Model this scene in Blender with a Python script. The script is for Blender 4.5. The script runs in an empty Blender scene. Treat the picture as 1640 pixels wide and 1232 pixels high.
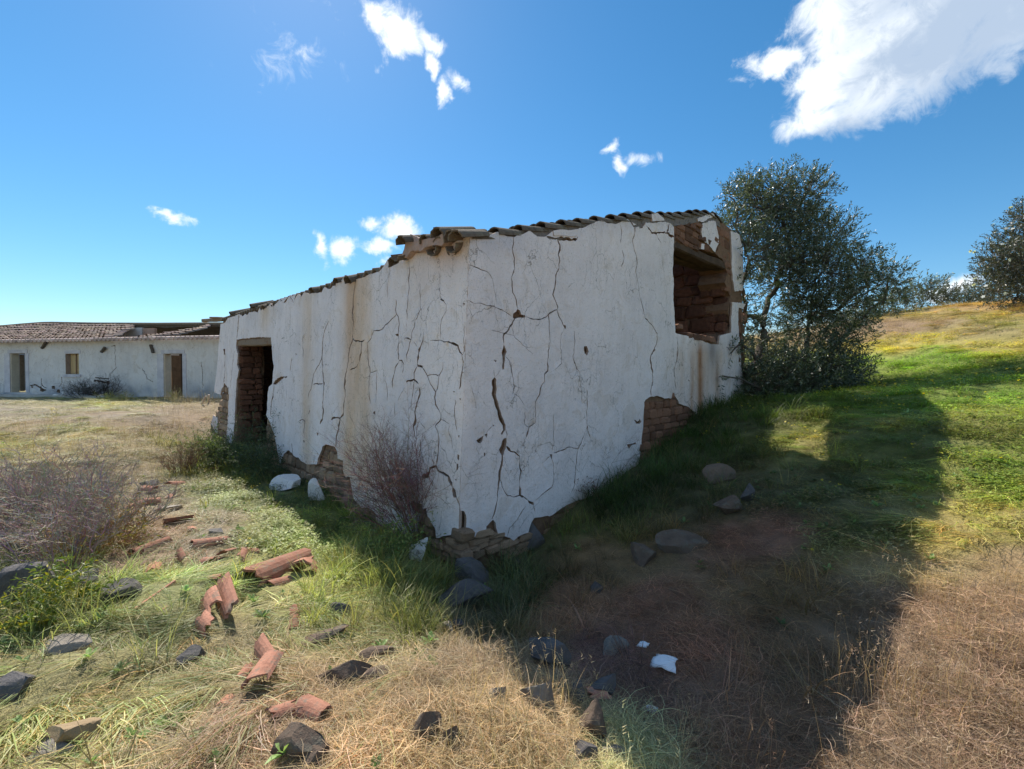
import bpy, bmesh, math, random
import numpy as np
from mathutils import Vector, Matrix, Euler
from mathutils.geometry import delaunay_2d_cdt

R = math.radians
random.seed(7)
rng = np.random.default_rng(7)
scene = bpy.context.scene
COL = scene.collection

# ------------------------------------------------------------------ camera
F, CX, CY, HOR = 688.0, 820.0, 616.0, 605.0
PITCH = math.atan((CY - HOR) / F)
CAM = np.array([0, 0, 1.6])
cam = bpy.data.cameras.new('camera')
cam.sensor_fit = 'HORIZONTAL'
cam.angle = 2 * math.atan(820.0 / F)
cam.clip_start = 0.05
cam.clip_end = 2000
camo = bpy.data.objects.new('camera', cam)
COL.objects.link(camo)
camo.location = CAM
camo.rotation_euler = (R(90) - PITCH, 0, 0)
scene.camera = camo

# ------------------------------------------------------------------ light
SUN_EL, SUN_AZ = R(47), R(-26.5)          # azimuth measured from +Y towards +X
SUN = np.array([math.sin(SUN_AZ) * math.cos(SUN_EL), math.cos(SUN_AZ) * math.cos(SUN_EL), math.sin(SUN_EL)])
sl = bpy.data.lights.new('sun', 'SUN')
sl.energy = 5.0
sl.angle = R(0.53)
sl.color = (1.0, 0.93, 0.82)
so = bpy.data.objects.new('sun', sl)
COL.objects.link(so)
so.rotation_euler = Vector(SUN).to_track_quat('Z', 'Y').to_euler()
so.location = (0, 0, 30)
scene.view_settings.view_transform = 'Standard'
scene.view_settings.look = 'None'
scene.view_settings.exposure = 0.5
scene.view_settings.gamma = 1.0
scene.view_settings.use_curve_mapping = False
SKY_STRENGTH = 0.101

# ------------------------------------------------------------------ projection helpers (real positions from sight lines)
def ray(px, py):
    x = (px - CX) / F; z = -(py - CY) / F
    return np.array([x, math.cos(PITCH) + z * math.sin(PITCH), -math.sin(PITCH) + z * math.cos(PITCH)])
def rays(px, py):
    x = (np.asarray(px) - CX) / F; z = -(np.asarray(py) - CY) / F
    return np.stack([x, math.cos(PITCH) + z * math.sin(PITCH), -math.sin(PITCH) + z * math.cos(PITCH)], -1)
def project(P):
    d = np.asarray(P) - CAM
    y = d[..., 1] * math.cos(PITCH) - d[..., 2] * math.sin(PITCH)
    z = d[..., 1] * math.sin(PITCH) + d[..., 2] * math.cos(PITCH)
    y = np.where(np.abs(y) < 1e-3, 1e-3, y)
    return CX + F * d[..., 0] / y, CY - F * z / y, y
def at_depth(px, py, Y):
    r = ray(px, py)
    return CAM + r * Y / r[1]

# ------------------------------------------------------------------ numpy value noise
_perm = rng.integers(0, 2 ** 31, 4096)
def vnoise(x, y, z=0.0, seed=0):
    x = np.asarray(x, float); y = np.asarray(y, float); z = np.asarray(z, float) + np.zeros_like(x)
    xi = np.floor(x).astype(int); yi = np.floor(y).astype(int); zi = np.floor(z).astype(int)
    fx = x - xi; fy = y - yi; fz = z - zi
    fx = fx * fx * (3 - 2 * fx); fy = fy * fy * (3 - 2 * fy); fz = fz * fz * (3 - 2 * fz)
    def h(a, b, c):
        k = (a * 73856093) ^ (b * 19349663) ^ (c * 83492791) ^ (seed * 2654435)
        return (_perm[(k ^ (k >> 13)) & 4095] % 65536) / 65535.0
    def l(a, b, t): return a + (b - a) * t
    r = 0
    v = []
    for c in (0, 1):
        v.append(l(l(h(xi, yi, zi + c), h(xi + 1, yi, zi + c), fx), l(h(xi, yi + 1, zi + c), h(xi + 1, yi + 1, zi + c), fx), fy))
    return l(v[0], v[1], fz) * 2 - 1
def fbm(x, y, z=0.0, seed=0, o=4):
    s = 0; a = 0.5; f = 1.0
    for i in range(o):
        s = s + a * vnoise(np.asarray(x) * f, np.asarray(y) * f, np.asarray(z) * f, seed + i * 17)
        a *= .5; f *= 2.03
    return s

# ------------------------------------------------------------------ object helpers
def mesh_obj(name, verts, faces, mat, parent=None, smooth=False, cols=None):
    me = bpy.data.meshes.new(name)
    me.from_pydata([tuple(map(float, v)) for v in verts], [], [tuple(map(int, f)) for f in faces])
    if mat: me.materials.append(mat)
    if smooth: me.polygons.foreach_set('use_smooth', [True] * len(me.polygons))
    if cols is not None:
        a = me.color_attributes.new('Col', 'FLOAT_COLOR', 'POINT')
        c = np.ones((len(verts), 4)); c[:, :3] = np.asarray(cols)[:, :3]
        a.data.foreach_set('color', c.ravel())
    me.update()
    o = bpy.data.objects.new(name, me)
    COL.objects.link(o)
    if parent: o.parent = parent
    return o
def link_copy(src, name=None, parent=None):
    o = src.copy()
    if name: o.name = name
    COL.objects.link(o)
    o.parent = parent
    return o
def tag(o, label, cat, group=None, kind=None):
    o['label'] = label; o['category'] = cat
    if group: o['group'] = group
    if kind: o['kind'] = kind
    return o
def structure(o): o['kind'] = 'structure'; return o
def stuff(o): o['kind'] = 'stuff'; return o
def empty(name, loc=(0, 0, 0)):
    o = bpy.data.objects.new(name, None)
    COL.objects.link(o); o.location = loc
    o.empty_display_size = .2
    return o
def tube(pts, r0, r1, n=5):
    """tapered tube along points -> verts, faces"""
    pts = [Vector(p) for p in pts]
    V = []; Fc = []
    m = len(pts)
    for i, p in enumerate(pts):
        d = (pts[min(i + 1, m - 1)] - pts[max(i - 1, 0)])
        if d.length < 1e-6: d = Vector((0, 0, 1))
        q = d.to_track_quat('Z', 'Y')
        r = r0 + (r1 - r0) * i / (m - 1)
        for k in range(n):
            a = 2 * math.pi * k / n
            V.append(p + q @ Vector((r * math.cos(a), r * math.sin(a), 0)))
    for i in range(m - 1):
        for k in range(n):
            Fc.append((i * n + k, i * n + (k + 1) % n, (i + 1) * n + (k + 1) % n, (i + 1) * n + k))
    Fc.append(tuple(range(n))[::-1]); Fc.append(tuple((m - 1) * n + k for k in range(n)))
    return V, Fc
class MB:
    def __init__(s): s.v = []; s.f = []; s.c = []
    def add(s, V, Fc, col=(1, 1, 1)):
        b = len(s.v)
        s.v += [tuple(v) for v in V]; s.f += [tuple(i + b for i in f) for f in Fc]; s.c += [col] * len(V)
    def box(s, M, sx, sy, sz, col=(1, 1, 1)):
        V = [M @ Vector((x * sx / 2, y * sy / 2, z * sz / 2)) for x in (-1, 1) for y in (-1, 1) for z in (-1, 1)]
        s.add(V, [(0, 1, 3, 2), (4, 6, 7, 5), (0, 4, 5, 1), (2, 3, 7, 6), (0, 2, 6, 4), (1, 5, 7, 3)], col)
    def build(s, name, mat, parent=None, smooth=False):
        return mesh_obj(name, s.v, s.f, mat, parent, smooth, s.c)

# ------------------------------------------------------------------ materials
def new_mat(name):
    m = bpy.data.materials.new(name); m.use_nodes = True
    nt = m.node_tree; nt.nodes.clear()
    out = nt.nodes.new('ShaderNodeOutputMaterial')
    return m, nt, out
def N(nt, t, **kw):
    n = nt.nodes.new(t)
    for k, v in kw.items():
        if k in n.bl_rna.properties: setattr(n, k, v)
        else: n.inputs[k].default_value = v
    return n
def L(nt, a, b): nt.links.new(a, b)
def ramp(nt, stops):
    r = nt.nodes.new('ShaderNodeValToRGB')
    e = r.color_ramp.elements
    while len(e) < len(stops): e.new(0.5)
    for i, (p, c) in enumerate(stops):
        e[i].position = p; e[i].color = (*c, 1)
    return r
def mixc(nt, mode, fac, a, b):
    m = nt.nodes.new('ShaderNodeMix'); m.data_type = 'RGBA'; m.blend_type = mode
    for sock, v in ((m.inputs[0], fac), (m.inputs[6], a), (m.inputs[7], b)):
        if hasattr(v, 'links'): L(nt, v, sock)
        elif isinstance(v, (int, float)): sock.default_value = v
        else: sock.default_value = (*v, 1)
    return m.outputs[2]
def noise(nt, scale, detail=5, rough=.6, vec=None, dist=0):
    n = N(nt, 'ShaderNodeTexNoise'); n.inputs['Scale'].default_value = scale
    n.inputs['Detail'].default_value = detail; n.inputs['Roughness'].default_value = rough
    n.inputs['Distortion'].default_value = dist
    if vec: L(nt, vec, n.inputs['Vector'])
    return n
def rough_mat(name, c1, c2, scale=6, bump=.02, bscale=30, rough=.9, c3=None, vcol=False, objrand=0.0, lichen=None, spec=.3):
    """mottled mineral-like surface in object/position space"""
    m, nt, out = new_mat(name)
    geo = N(nt, 'ShaderNodeTexCoord')
    pos = geo.outputs['Object']
    n1 = noise(nt, scale, 6, .65, pos)
    st = [(.3, c1), (.7, c2)] if c3 is None else [(.25, c1), (.5, c2), (.75, c3)]
    r = ramp(nt, st); L(nt, n1.outputs[0], r.inputs[0])
    c = r.outputs[0]
    if vcol:
        a = N(nt, 'ShaderNodeVertexColor', layer_name='Col'); c = mixc(nt, 'MULTIPLY', 1.0, c, a.outputs[0])
    if objrand:
        oi = N(nt, 'ShaderNodeObjectInfo')
        hs = N(nt, 'ShaderNodeHueSaturation')
        mr = N(nt, 'ShaderNodeMapRange'); L(nt, oi.outputs['Random'], mr.inputs[0])
        mr.inputs[3].default_value = 1 - objrand; mr.inputs[4].default_value = 1 + objrand
        L(nt, mr.outputs[0], hs.inputs['Value'])
        L(nt, c, hs.inputs['Color']); c = hs.outputs[0]
    if lichen:
        n3 = noise(nt, 14, 5, .7, pos)
        r3 = ramp(nt, [(.52, (0, 0, 0)), (.62, (1, 1, 1))]); L(nt, n3.outputs[0], r3.inputs[0])
        c = mixc(nt, 'MIX', r3.outputs[0], c, lichen)
    b = N(nt, 'ShaderNodeBsdfPrincipled'); b.inputs['Roughness'].default_value = rough
    b.inputs['Specular IOR Level'].default_value = spec
    L(nt, c, b.inputs['Base Color'])
    n2 = noise(nt, bscale, 6, .7, pos)
    bp = N(nt, 'ShaderNodeBump'); bp.inputs['Strength'].default_value = .8; bp.inputs['Distance'].default_value = bump
    L(nt, n2.outputs[0], bp.inputs['Height']); L(nt, bp.outputs[0], b.inputs['Normal'])
    L(nt, b.outputs[0], out.inputs[0])
    return m

def plaster_mat(name, base=(.93, .85, .84)):
    m, nt, out = new_mat(name)
    tc = N(nt, 'ShaderNodeTexCoord'); pos = tc.outputs['Object']
    vc = N(nt, 'ShaderNodeVertexColor', layer_name='Col')
    n1 = noise(nt, 1.3, 6, .6, pos); r1 = ramp(nt, [(.3, (.88, .88, .89)), (.6, (1, 1, 1))]); L(nt, n1.outputs[0], r1.inputs[0])
    mp = N(nt, 'ShaderNodeMapping'); mp.inputs['Scale'].default_value = (9, 9, .55); L(nt, pos, mp.inputs[0])
    n2 = noise(nt, 1.0, 5, .65, mp.outputs[0]); r2 = ramp(nt, [(.35, (.84, .82, .79)), (.6, (1, 1, 1))]); L(nt, n2.outputs[0], r2.inputs[0])
    n3 = noise(nt, 55, 4, .7, pos); r3 = ramp(nt, [(.30, (.5, .48, .45)), (.42, (1, 1, 1))]); L(nt, n3.outputs[0], r3.inputs[0])
    n5 = noise(nt, 240, 3, .7, pos); r5 = ramp(nt, [(.3, (.86, .86, .86)), (.6, (1, 1, 1))]); L(nt, n5.outputs[0], r5.inputs[0])
    c = mixc(nt, 'MULTIPLY', 1, r1.outputs[0], base)
    c = mixc(nt, 'MULTIPLY', .3, c, r2.outputs[0])
    c = mixc(nt, 'MULTIPLY', .8, c, r3.outputs[0])
    c = mixc(nt, 'MULTIPLY', .8, c, r5.outputs[0])
    wp = noise(nt, 3.5, 4, .6, pos); wpv = N(nt, 'ShaderNodeVectorMath', operation='SCALE'); L(nt, wp.outputs['Color'], wpv.inputs[0]); wpv.inputs['Scale'].default_value = .22
    wpa = N(nt, 'ShaderNodeVectorMath', operation='ADD'); L(nt, pos, wpa.inputs[0]); L(nt, wpv.outputs[0], wpa.inputs[1])
    mp2 = N(nt, 'ShaderNodeMapping'); mp2.inputs['Scale'].default_value = (1, 1, .5); L(nt, wpa.outputs[0], mp2.inputs[0])
    lines = None
    for sc, wd, am in ((4.2, .014, .8), (11, .03, .36)):
        vo = N(nt, 'ShaderNodeTexVoronoi', feature='DISTANCE_TO_EDGE'); vo.inputs['Scale'].default_value = sc; L(nt, mp2.outputs[0], vo.inputs['Vector'])
        mrr = N(nt, 'ShaderNodeMapRange'); L(nt, vo.outputs['Distance'], mrr.inputs[0]); mrr.inputs[1].default_value = 0; mrr.inputs[2].default_value = wd; mrr.inputs[3].default_value = 1; mrr.inputs[4].default_value = 0
        mk = noise(nt, 1.9, 3, .6, pos); mkr = N(nt, 'ShaderNodeMapRange'); L(nt, mk.outputs[0], mkr.inputs[0]); mkr.inputs[1].default_value = .44; mkr.inputs[2].default_value = .57; mkr.inputs[3].default_value = 0; mkr.inputs[4].default_value = am
        ml = N(nt, 'ShaderNodeMath', operation='MULTIPLY'); L(nt, mrr.outputs[0], ml.inputs[0]); L(nt, mkr.outputs[0], ml.inputs[1])
        c = mixc(nt, 'MIX', ml.outputs[0], c, (.20, .17, .14))
    pn = noise(nt, 2.6, 7, .7, pos, .8); pr = ramp(nt, [(.56, (1, 1, 1)), (.60, (.87, .83, .77)), (.70, (.80, .76, .70))]); L(nt, pn.outputs[0], pr.inputs[0])
    c = mixc(nt, 'MULTIPLY', .55, c, pr.outputs[0])
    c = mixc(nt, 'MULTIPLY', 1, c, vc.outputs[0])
    b = N(nt, 'ShaderNodeBsdfPrincipled'); b.inputs['Roughness'].default_value = .92; b.inputs['Specular IOR Level'].default_value = .2
    L(nt, c, b.inputs['Base Color'])
    n4 = noise(nt, 26, 8, .72, pos)
    n6 = noise(nt, 6, 4, .6, pos)
    ad = N(nt, 'ShaderNodeMath', operation='MULTIPLY_ADD'); L(nt, n6.outputs[0], ad.inputs[0]); ad.inputs[1].default_value = 2.0; L(nt, n4.outputs[0], ad.inputs[2])
    bp = N(nt, 'ShaderNodeBump'); bp.inputs['Strength'].default_value = .9; bp.inputs['Distance'].default_value = .013
    L(nt, ad.outputs[0], bp.inputs['Height']); L(nt, bp.outputs[0], b.inputs['Normal'])
    L(nt, b.outputs[0], out.inputs[0])
    return m

def grass_mat(name, trans=.38):
    """blade colour = colour of its tuft (instance attribute) x tint of the blade"""
    m, nt, out = new_mat(name)
    a = N(nt, 'ShaderNodeAttribute', attribute_type='INSTANCER', attribute_name='col')
    v = N(nt, 'ShaderNodeVertexColor', layer_name='Col')
    c = mixc(nt, 'MULTIPLY', 1, a.outputs['Color'], v.outputs[0])
    d = N(nt, 'ShaderNodeBsdfPrincipled'); d.inputs['Roughness'].default_value = .5; d.inputs['Specular IOR Level'].default_value = .35
    t = N(nt, 'ShaderNodeBsdfTranslucent')
    L(nt, c, d.inputs['Base Color'])
    ct = mixc(nt, 'MULTIPLY', 1, c, (1.25, 1.25, .8))
    L(nt, ct, t.inputs[0])
    mx = N(nt, 'ShaderNodeMixShader'); mx.inputs[0].default_value = trans
    L(nt, d.outputs[0], mx.inputs[1]); L(nt, t.outputs[0], mx.inputs[2]); L(nt, mx.outputs[0], out.inputs[0])
    return m
def leaf_mat(name, trans=.25, rough=.4, spec=.5):
    m, nt, out = new_mat(name)
    v = N(nt, 'ShaderNodeVertexColor', layer_name='Col')
    d = N(nt, 'ShaderNodeBsdfPrincipled'); d.inputs['Roughness'].default_value = rough; d.inputs['Specular IOR Level'].default_value = spec
    t = N(nt, 'ShaderNodeBsdfTranslucent')
    L(nt, v.outputs[0], d.inputs['Base Color'])
    L(nt, mixc(nt, 'MULTIPLY', 1, v.outputs[0], (1.2, 1.3, .6)), t.inputs[0])
    mx = N(nt, 'ShaderNodeMixShader'); mx.inputs[0].default_value = trans
    L(nt, d.outputs[0], mx.inputs[1]); L(nt, t.outputs[0], mx.inputs[2]); L(nt, mx.outputs[0], out.inputs[0])
    return m

M_PLASTER = plaster_mat('whitewashed_plaster')
M_CORE = rough_mat('earth_mortar', (.10, .055, .036), (.24, .145, .09), 5, .04, 16, .95, (.16, .095, .06))
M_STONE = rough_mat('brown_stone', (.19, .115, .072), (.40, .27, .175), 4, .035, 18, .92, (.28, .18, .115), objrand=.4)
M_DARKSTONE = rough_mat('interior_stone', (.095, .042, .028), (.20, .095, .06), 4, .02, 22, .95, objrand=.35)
M_SLATE = rough_mat('grey_slate', (.035, .034, .037), (.12, .11, .108), 5, .02, 34, .85, (.065, .06, .06), objrand=.3, lichen=(.13, .12, .105))
M_PALESTONE = rough_mat('pale_stone', (.12, .105, .09), (.30, .265, .225), 6, .03, 26, .9, (.36, .31, .26), objrand=.2)
M_TILE = rough_mat('terracotta_tile', (.20, .085, .055), (.44, .21, .14), 9, .008, 40, .9, (.33, .135, .085), objrand=.28, lichen=(.27, .19, .14))
M_OLDTILE = rough_mat('lichen_dark_tile', (.055, .045, .035), (.15, .115, .085), 11, .008, 50, .95, (.09, .07, .05), objrand=.2, lichen=(.20, .17, .12))
M_MORTAR = rough_mat('pink_mortar', (.34, .21, .16), (.48, .34, .28), 8, .03, 20, .95, (.40, .27, .21), vcol=False)
M_WOOD = rough_mat('weathered_wood', (.13, .09, .06), (.26, .19, .13), 7, .01, 40, .85, (.19, .14, .10))
M_LITTER = rough_mat('white_plastic', (.78, .80, .84), (.86, .87, .88), 6, .006, 20, .45)
M_HOUSE = plaster_mat('far_whitewash', (.74, .72, .70))
M_BARK = rough_mat('bark', (.06, .05, .04), (.15, .125, .10), 12, .01, 40, .95)
M_LEAF = leaf_mat('olive_leaf', .22, .38, .6)
M_BUSH = leaf_mat('bush_leaf', .3, .5, .4)
M_TWIG = leaf_mat('dry_twig', .15, .6, .3)
M_GRASS = grass_mat('grass_blade')

# ------------------------------------------------------------------ sky: nishita with scattered cumulus
world = bpy.data.worlds.new('World'); scene.world = world; world.use_nodes = True
nt = world.node_tree; nt.nodes.clear()
wout = N(nt, 'ShaderNodeOutputWorld'); bg = N(nt, 'ShaderNodeBackground'); bg.inputs[1].default_value = SKY_STRENGTH
sky = N(nt, 'ShaderNodeTexSky', sky_type='NISHITA'); sky.sun_disc = False
sky.sun_elevation = SUN_EL; sky.sun_rotation = SUN_AZ; sky.altitude = 250; sky.air_density = 1.1; sky.dust_density = 0.14; sky.ozone_density = 5.0
tc = N(nt, 'ShaderNodeTexCoord'); D = tc.outputs['Generated']
wn = noise(nt, 9, 6, .6, D)
off = N(nt, 'ShaderNodeVectorMath', operation='SUBTRACT'); L(nt, wn.outputs['Color'], off.inputs[0]); off.inputs[1].default_value = (.5, .5, .5)
offs = N(nt, 'ShaderNodeVectorMath', operation='SCALE'); L(nt, off.outputs[0], offs.inputs[0]); offs.inputs['Scale'].default_value = .085
dd = N(nt, 'ShaderNodeVectorMath', operation='ADD'); L(nt, D, dd.inputs[0]); L(nt, offs.outputs[0], dd.inputs[1])
def cloud_field(blobs):
    cur = None
    for bl in blobs:
        if len(bl) == 4:                       # unseen cumulus added for neutral fill: azimuth, elevation, size
            az, el, rx, ry = bl; rot, s = 0, 1.1
            d = np.array([math.sin(R(az)) * math.cos(R(el)), math.cos(R(az)) * math.cos(R(el)), math.sin(R(el))]); rx *= F; ry *= F
        else:
            px, py, rx, ry, rot, s = bl; d = ray(px, py)
        l = np.linalg.norm(d); c = Vector(d / l)
        q = (-c).to_track_quat('Z', 'Y')            # local X right, Y up seen from the ground
        e = (q @ Euler((0, 0, -R(rot))).to_quaternion()).to_euler()
        mp = N(nt, 'ShaderNodeMapping', vector_type='TEXTURE')
        L(nt, dd.outputs[0], mp.inputs[0])
        mp.inputs['Location'].default_value = c; mp.inputs['Rotation'].default_value = e
        mp.inputs['Scale'].default_value = (rx / F / l, ry / F / l, .5)
        ln = N(nt, 'ShaderNodeVectorMath', operation='LENGTH'); L(nt, mp.outputs[0], ln.inputs[0])
        ma = N(nt, 'ShaderNodeMath', operation='MULTIPLY_ADD'); L(nt, ln.outputs['Value'], ma.inputs[0]); ma.inputs[1].default_value = -s; ma.inputs[2].default_value = s
        if cur is None: cur = ma
        else:
            mx = N(nt, 'ShaderNodeMath', operation='SMOOTH_MAX'); L(nt, cur.outputs[0], mx.inputs[0]); L(nt, ma.outputs[0], mx.inputs[1]); mx.inputs[2].default_value = .25
            cur = mx
    return cur.outputs[0]
blobs = [(602, 42, 34, 20, 25, 1), (640, 48, 46, 34, -20, 1), (625, 74, 24, 22, 0, .9), (682, 58, 36, 18, 15, 1), (688, 96, 14, 28, -28, 1), (708, 140, 13, 24, 10, .9), (735, 125, 30, 14, 30, .55), (487, 82, 30, 14, 10, .38), (608, 112, 9, 16, 15, .5),
         (285, 353, 34, 13, 12, 1), (640, 366, 42, 26, 0, 1.05), (550, 404, 28, 20, 0, 1), (606, 396, 42, 18, -5, 1), (510, 396, 12, 32, -20, .7), (597, 362, 24, 12, 0, .55), (612, 424, 16, 14, 0, .5),
         (980, 237, 28, 12, -35, .75), (992, 262, 13, 24, -20, .75), (1030, 252, 40, 14, 0, .4), (500, 90, 60, 40, 0, .16),
         (1340, 30, 85, 80, 0, 1.2), (1335, 120, 75, 75, 0, 1.2), (1240, 102, 62, 24, 8, 1), (1312, 190, 66, 42, 10, .9), (1430, 60, 130, 110, 0, 1.2), (1520, 50, 160, 100, -15, 1.2), (1630, 10, 150, 95, -20, 1.2), (1410, 140, 90, 55, -30, 1), (1490, 110, 110, 55, -30, 1), (1185, 130, 22, 14, 0, .45), (1190, 105, 16, 12, 0, .45),
         (1500, -80, 220, 110, 0, 1.2), (1720, -60, 200, 130, 0, 1.2), (1620, 90, 60, 30, -30, .5), (1530, 462, 50, 22, 0, .75),
         (2300, 300, 160, 60, -10, 1), (2700, 120, 260, 110, 0, 1.1), (-700, 320, 150, 50, 5, 1), (-1200, 150, 220, 90, 0, 1.1), (1150, -500, 130, 60, 10, 1)]
FILL_CLOUDS = [(-160, 35, .30, .14), (150, 28, .34, .14), (-120, 50, .26, .13), (175, 60, .30, .16), (110, 40, .30, .12), (-95, 22, .22, .08), (-175, 15, .35, .09), (130, 14, .3, .08), (-140, 14, .25, .07), (60, 68, .25, .14)]  # clouds out of view behind the camera, added as neutral fill
cf = cloud_field(blobs + FILL_CLOUDS)
fn = noise(nt, 21, 10, .66, D, .6)
den = N(nt, 'ShaderNodeMath', operation='MULTIPLY_ADD'); L(nt, fn.outputs[0], den.inputs[0]); den.inputs[1].default_value = 1.7; den.inputs[2].default_value = -.85
den2 = N(nt, 'ShaderNodeMath', operation='ADD'); L(nt, den.outputs[0], den2.inputs[0]); L(nt, cf, den2.inputs[1])
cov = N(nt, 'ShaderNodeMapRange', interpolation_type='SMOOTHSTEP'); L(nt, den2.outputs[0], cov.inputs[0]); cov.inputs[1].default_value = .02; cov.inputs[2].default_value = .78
shade = cloud_field([(1540, 45, 200, 130, -15, 1.1), (1455, 90, 80, 70, 20, 1), (1650, 0, 200, 120, 0, 1), (1340, 215, 90, 40, 0, .6), (1600, -100, 300, 150, 0, 1), (2700, 120, 260, 110, 0, 1), (-1200, 150, 220, 90, 0, 1)])
sh2 = N(nt, 'ShaderNodeMath', operation='MULTIPLY_ADD'); L(nt, fn.outputs[0], sh2.inputs[0]); sh2.inputs[1].default_value = 1.3; L(nt, shade, sh2.inputs[2])
shr = N(nt, 'ShaderNodeMapRange', interpolation_type='SMOOTHSTEP'); L(nt, sh2.outputs[0], shr.inputs[0]); shr.inputs[1].default_value = .62; shr.inputs[2].default_value = 1.45
ccol = mixc(nt, 'MIX', shr.outputs[0], (.84, .88, .90), (.36, .45, .58))
ccs = N(nt, 'ShaderNodeVectorMath', operation='SCALE'); L(nt, ccol, ccs.inputs[0]); ccs.inputs['Scale'].default_value = 1 / SKY_STRENGTH
hs = N(nt, 'ShaderNodeHueSaturation'); hs.inputs['Saturation'].default_value = 1.22; hs.inputs['Hue'].default_value = .491; L(nt, sky.outputs[0], hs.inputs['Color'])
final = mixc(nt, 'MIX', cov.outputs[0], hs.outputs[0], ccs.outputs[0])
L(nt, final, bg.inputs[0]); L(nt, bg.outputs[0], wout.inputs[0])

# ------------------------------------------------------------------ the cottage's wall planes
B0 = at_depth(733, 872, 4.1); T0 = at_depth(752, 376, 4.1)
AX = (T0 - B0) / np.linalg.norm(T0 - B0)
DL = np.array([math.sin(R(-44.5)), math.cos(R(-44.5)), 0]); DR = np.array([math.sin(R(45.5)), math.cos(R(45.5)), 0])
class Plane:
    def __init__(s, P0, d, ax, n): s.P0 = np.array(P0); s.d = d; s.ax = ax; s.n = n / np.linalg.norm(n); s.M = np.linalg.pinv(np.stack([d, ax], 1))
    def uv(s, px, py):
        r = rays(np.asarray(px, float), np.asarray(py, float))
        k = ((s.P0 - CAM) @ s.n) / (r @ s.n)
        P = CAM + r * k[..., None]
        return (P - s.P0) @ s.M.T
    def uv1(s, p): return s.uv([p[0]], [p[1]])[0]
    def xyz(s, uv, off=0.0):
        uv = np.asarray(uv, float)
        return s.P0 + uv[..., :1] * s.d + uv[..., 1:2] * s.ax + (np.asarray(off)[..., None] if np.ndim(off) else off) * s.n
    def pxwidth(s, px, py):                     # metres per photo pixel at this spot
        P = s.xyz(s.uv1((px, py))); return np.linalg.norm(P - CAM) / F
    def frame(s):                               # local axes: x along the wall, y outwards, z up
        z = np.cross(s.d, -s.n) if np.dot(np.cross(s.d, -s.n), AX) > 0 else np.cross(-s.n, s.d)
        return s.d, s.n, z
PL = Plane(B0, DL, AX, np.cross(AX, DL)); PR = Plane(B0, DR, AX, np.cross(DR, AX))
if PL.n[1] > 0: PL.n = -PL.n
if PR.n[1] > 0: PR.n = -PR.n

# ------------------------------------------------------------------ ground surface
G = []
def gz(px, py, z):
    r = ray(px, py); k = (z - CAM[2]) / r[2]; p = CAM + r * k; G.append((p[0], p[1], z))
def gw(pl, px, py, out=0.0, dz=0.0):
    P = pl.xyz(pl.uv1((px, py)), out); G.append((P[0], P[1], P[2] + dz))
for q in [(600, 838), (540, 805), (440, 750), (400, 722), (345, 697)]: gw(PL, *q)
for q in [(840, 878), (900, 842), (950, 795), (1030, 745), (1110, 672), (1175, 642), (1195, 640)]: gw(PR, *q)
_wb0 = PR.xyz(PR.uv1((870, 855))); _wb1 = PR.xyz(PR.uv1((1175, 640)))
_n2 = np.array([PR.n[0], PR.n[1], 0]); _n2 /= np.linalg.norm(_n2)
_NN = np.cross(_wb1 - _wb0, np.array([_n2[0], _n2[1], .15])); _NN /= np.linalg.norm(_NN)
for q in [(1000, 1000), (1150, 850), (1340, 1232), (1400, 1040), (1480, 850), (1285, 710), (1560, 730), (1640, 690), (1640, 850), (1500, 630), (1450, 640)]:
    r = ray(*q); P = CAM + r * (np.dot(_wb0 - CAM, _NN) / np.dot(r, _NN)); G.append(tuple(P))
gz(735, 905, -.30); gz(700, 900, -.28); gz(650, 885, -.20); gz(740, 960, -.30); gz(720, 1008, -.12); gz(800, 1045, .04); gz(880, 1085, .05); gz(960, 1050, -.16); gz(1000, 1232, -.06)
gz(640, 950, -.10); gz(500, 900, 0); gz(300, 850, 0); gz(100, 850, 0); gz(0, 760, .1); gz(200, 715, .2); gz(0, 695, .3); gz(300, 672, .42)
gz(0, 1232, .06); gz(300, 1232, .05); gz(600, 1232, .08); gz(850, 1232, .08); gz(700, 1100, .06); gz(450, 1020, .04); gz(150, 1000, .04)
for (px, py, Y) in [(0, 633, 20.9), (340, 638, 18.9), (-150, 632, 21.5), (520, 640, 18), (1640, 482, 14.5), (1450, 500, 16), (1345, 524, 17), (1550, 545, 10.5), (1640, 560, 9), (1420, 575, 11.5), (1240, 600, 14), (1800, 470, 13), (1640, 610, 7.2)]:
    P = at_depth(px, py, Y); G.append(tuple(P))
for p in [(0, -8, .1), (8, -8, .9), (-8, -8, 0), (4, 0, .25), (6, 1.5, .8), (10, 4, 2.2), (16, 6, 3.6), (-6, 2, .05), (-14, 6, .15), (0, 12, .9), (-6, 16, .7), (-8, 28, 1.0), (4, 16, 1.6), (10, 24, 3.4), (20, 24, 4.4), (28, 16, 4.8), (40, 0, 4.5), (30, 45, 4.0), (0, 50, 1.5), (-40, 30, .8), (-40, 0, .2), (0, -40, 0), (60, 60, 5), (-80, 80, 1), (-300, 300, 0), (300, 300, 6), (0, 400, 2), (-300, -300, 0), (300, -300, 3), (-700, 700, 0), (700, 700, 5), (700, -700, 3), (-700, -700, 0)]: G.append(p)
G = np.array(G)
_c2 = 1.2 ** 2
def _phi(a, b): return np.sqrt(((a[:, None, :] - b[None, :, :]) ** 2).sum(-1) + _c2)
_A = _phi(G[:, :2], G[:, :2]); _n = len(G)
_K = np.zeros((_n + 3, _n + 3)); _K[:_n, :_n] = _A - np.eye(_n) * .06; _K[:_n, _n] = 1; _K[:_n, _n + 1:_n + 3] = G[:, :2]
_K[_n, :_n] = 1; _K[_n + 1:, :_n] = G[:, :2].T
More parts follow.
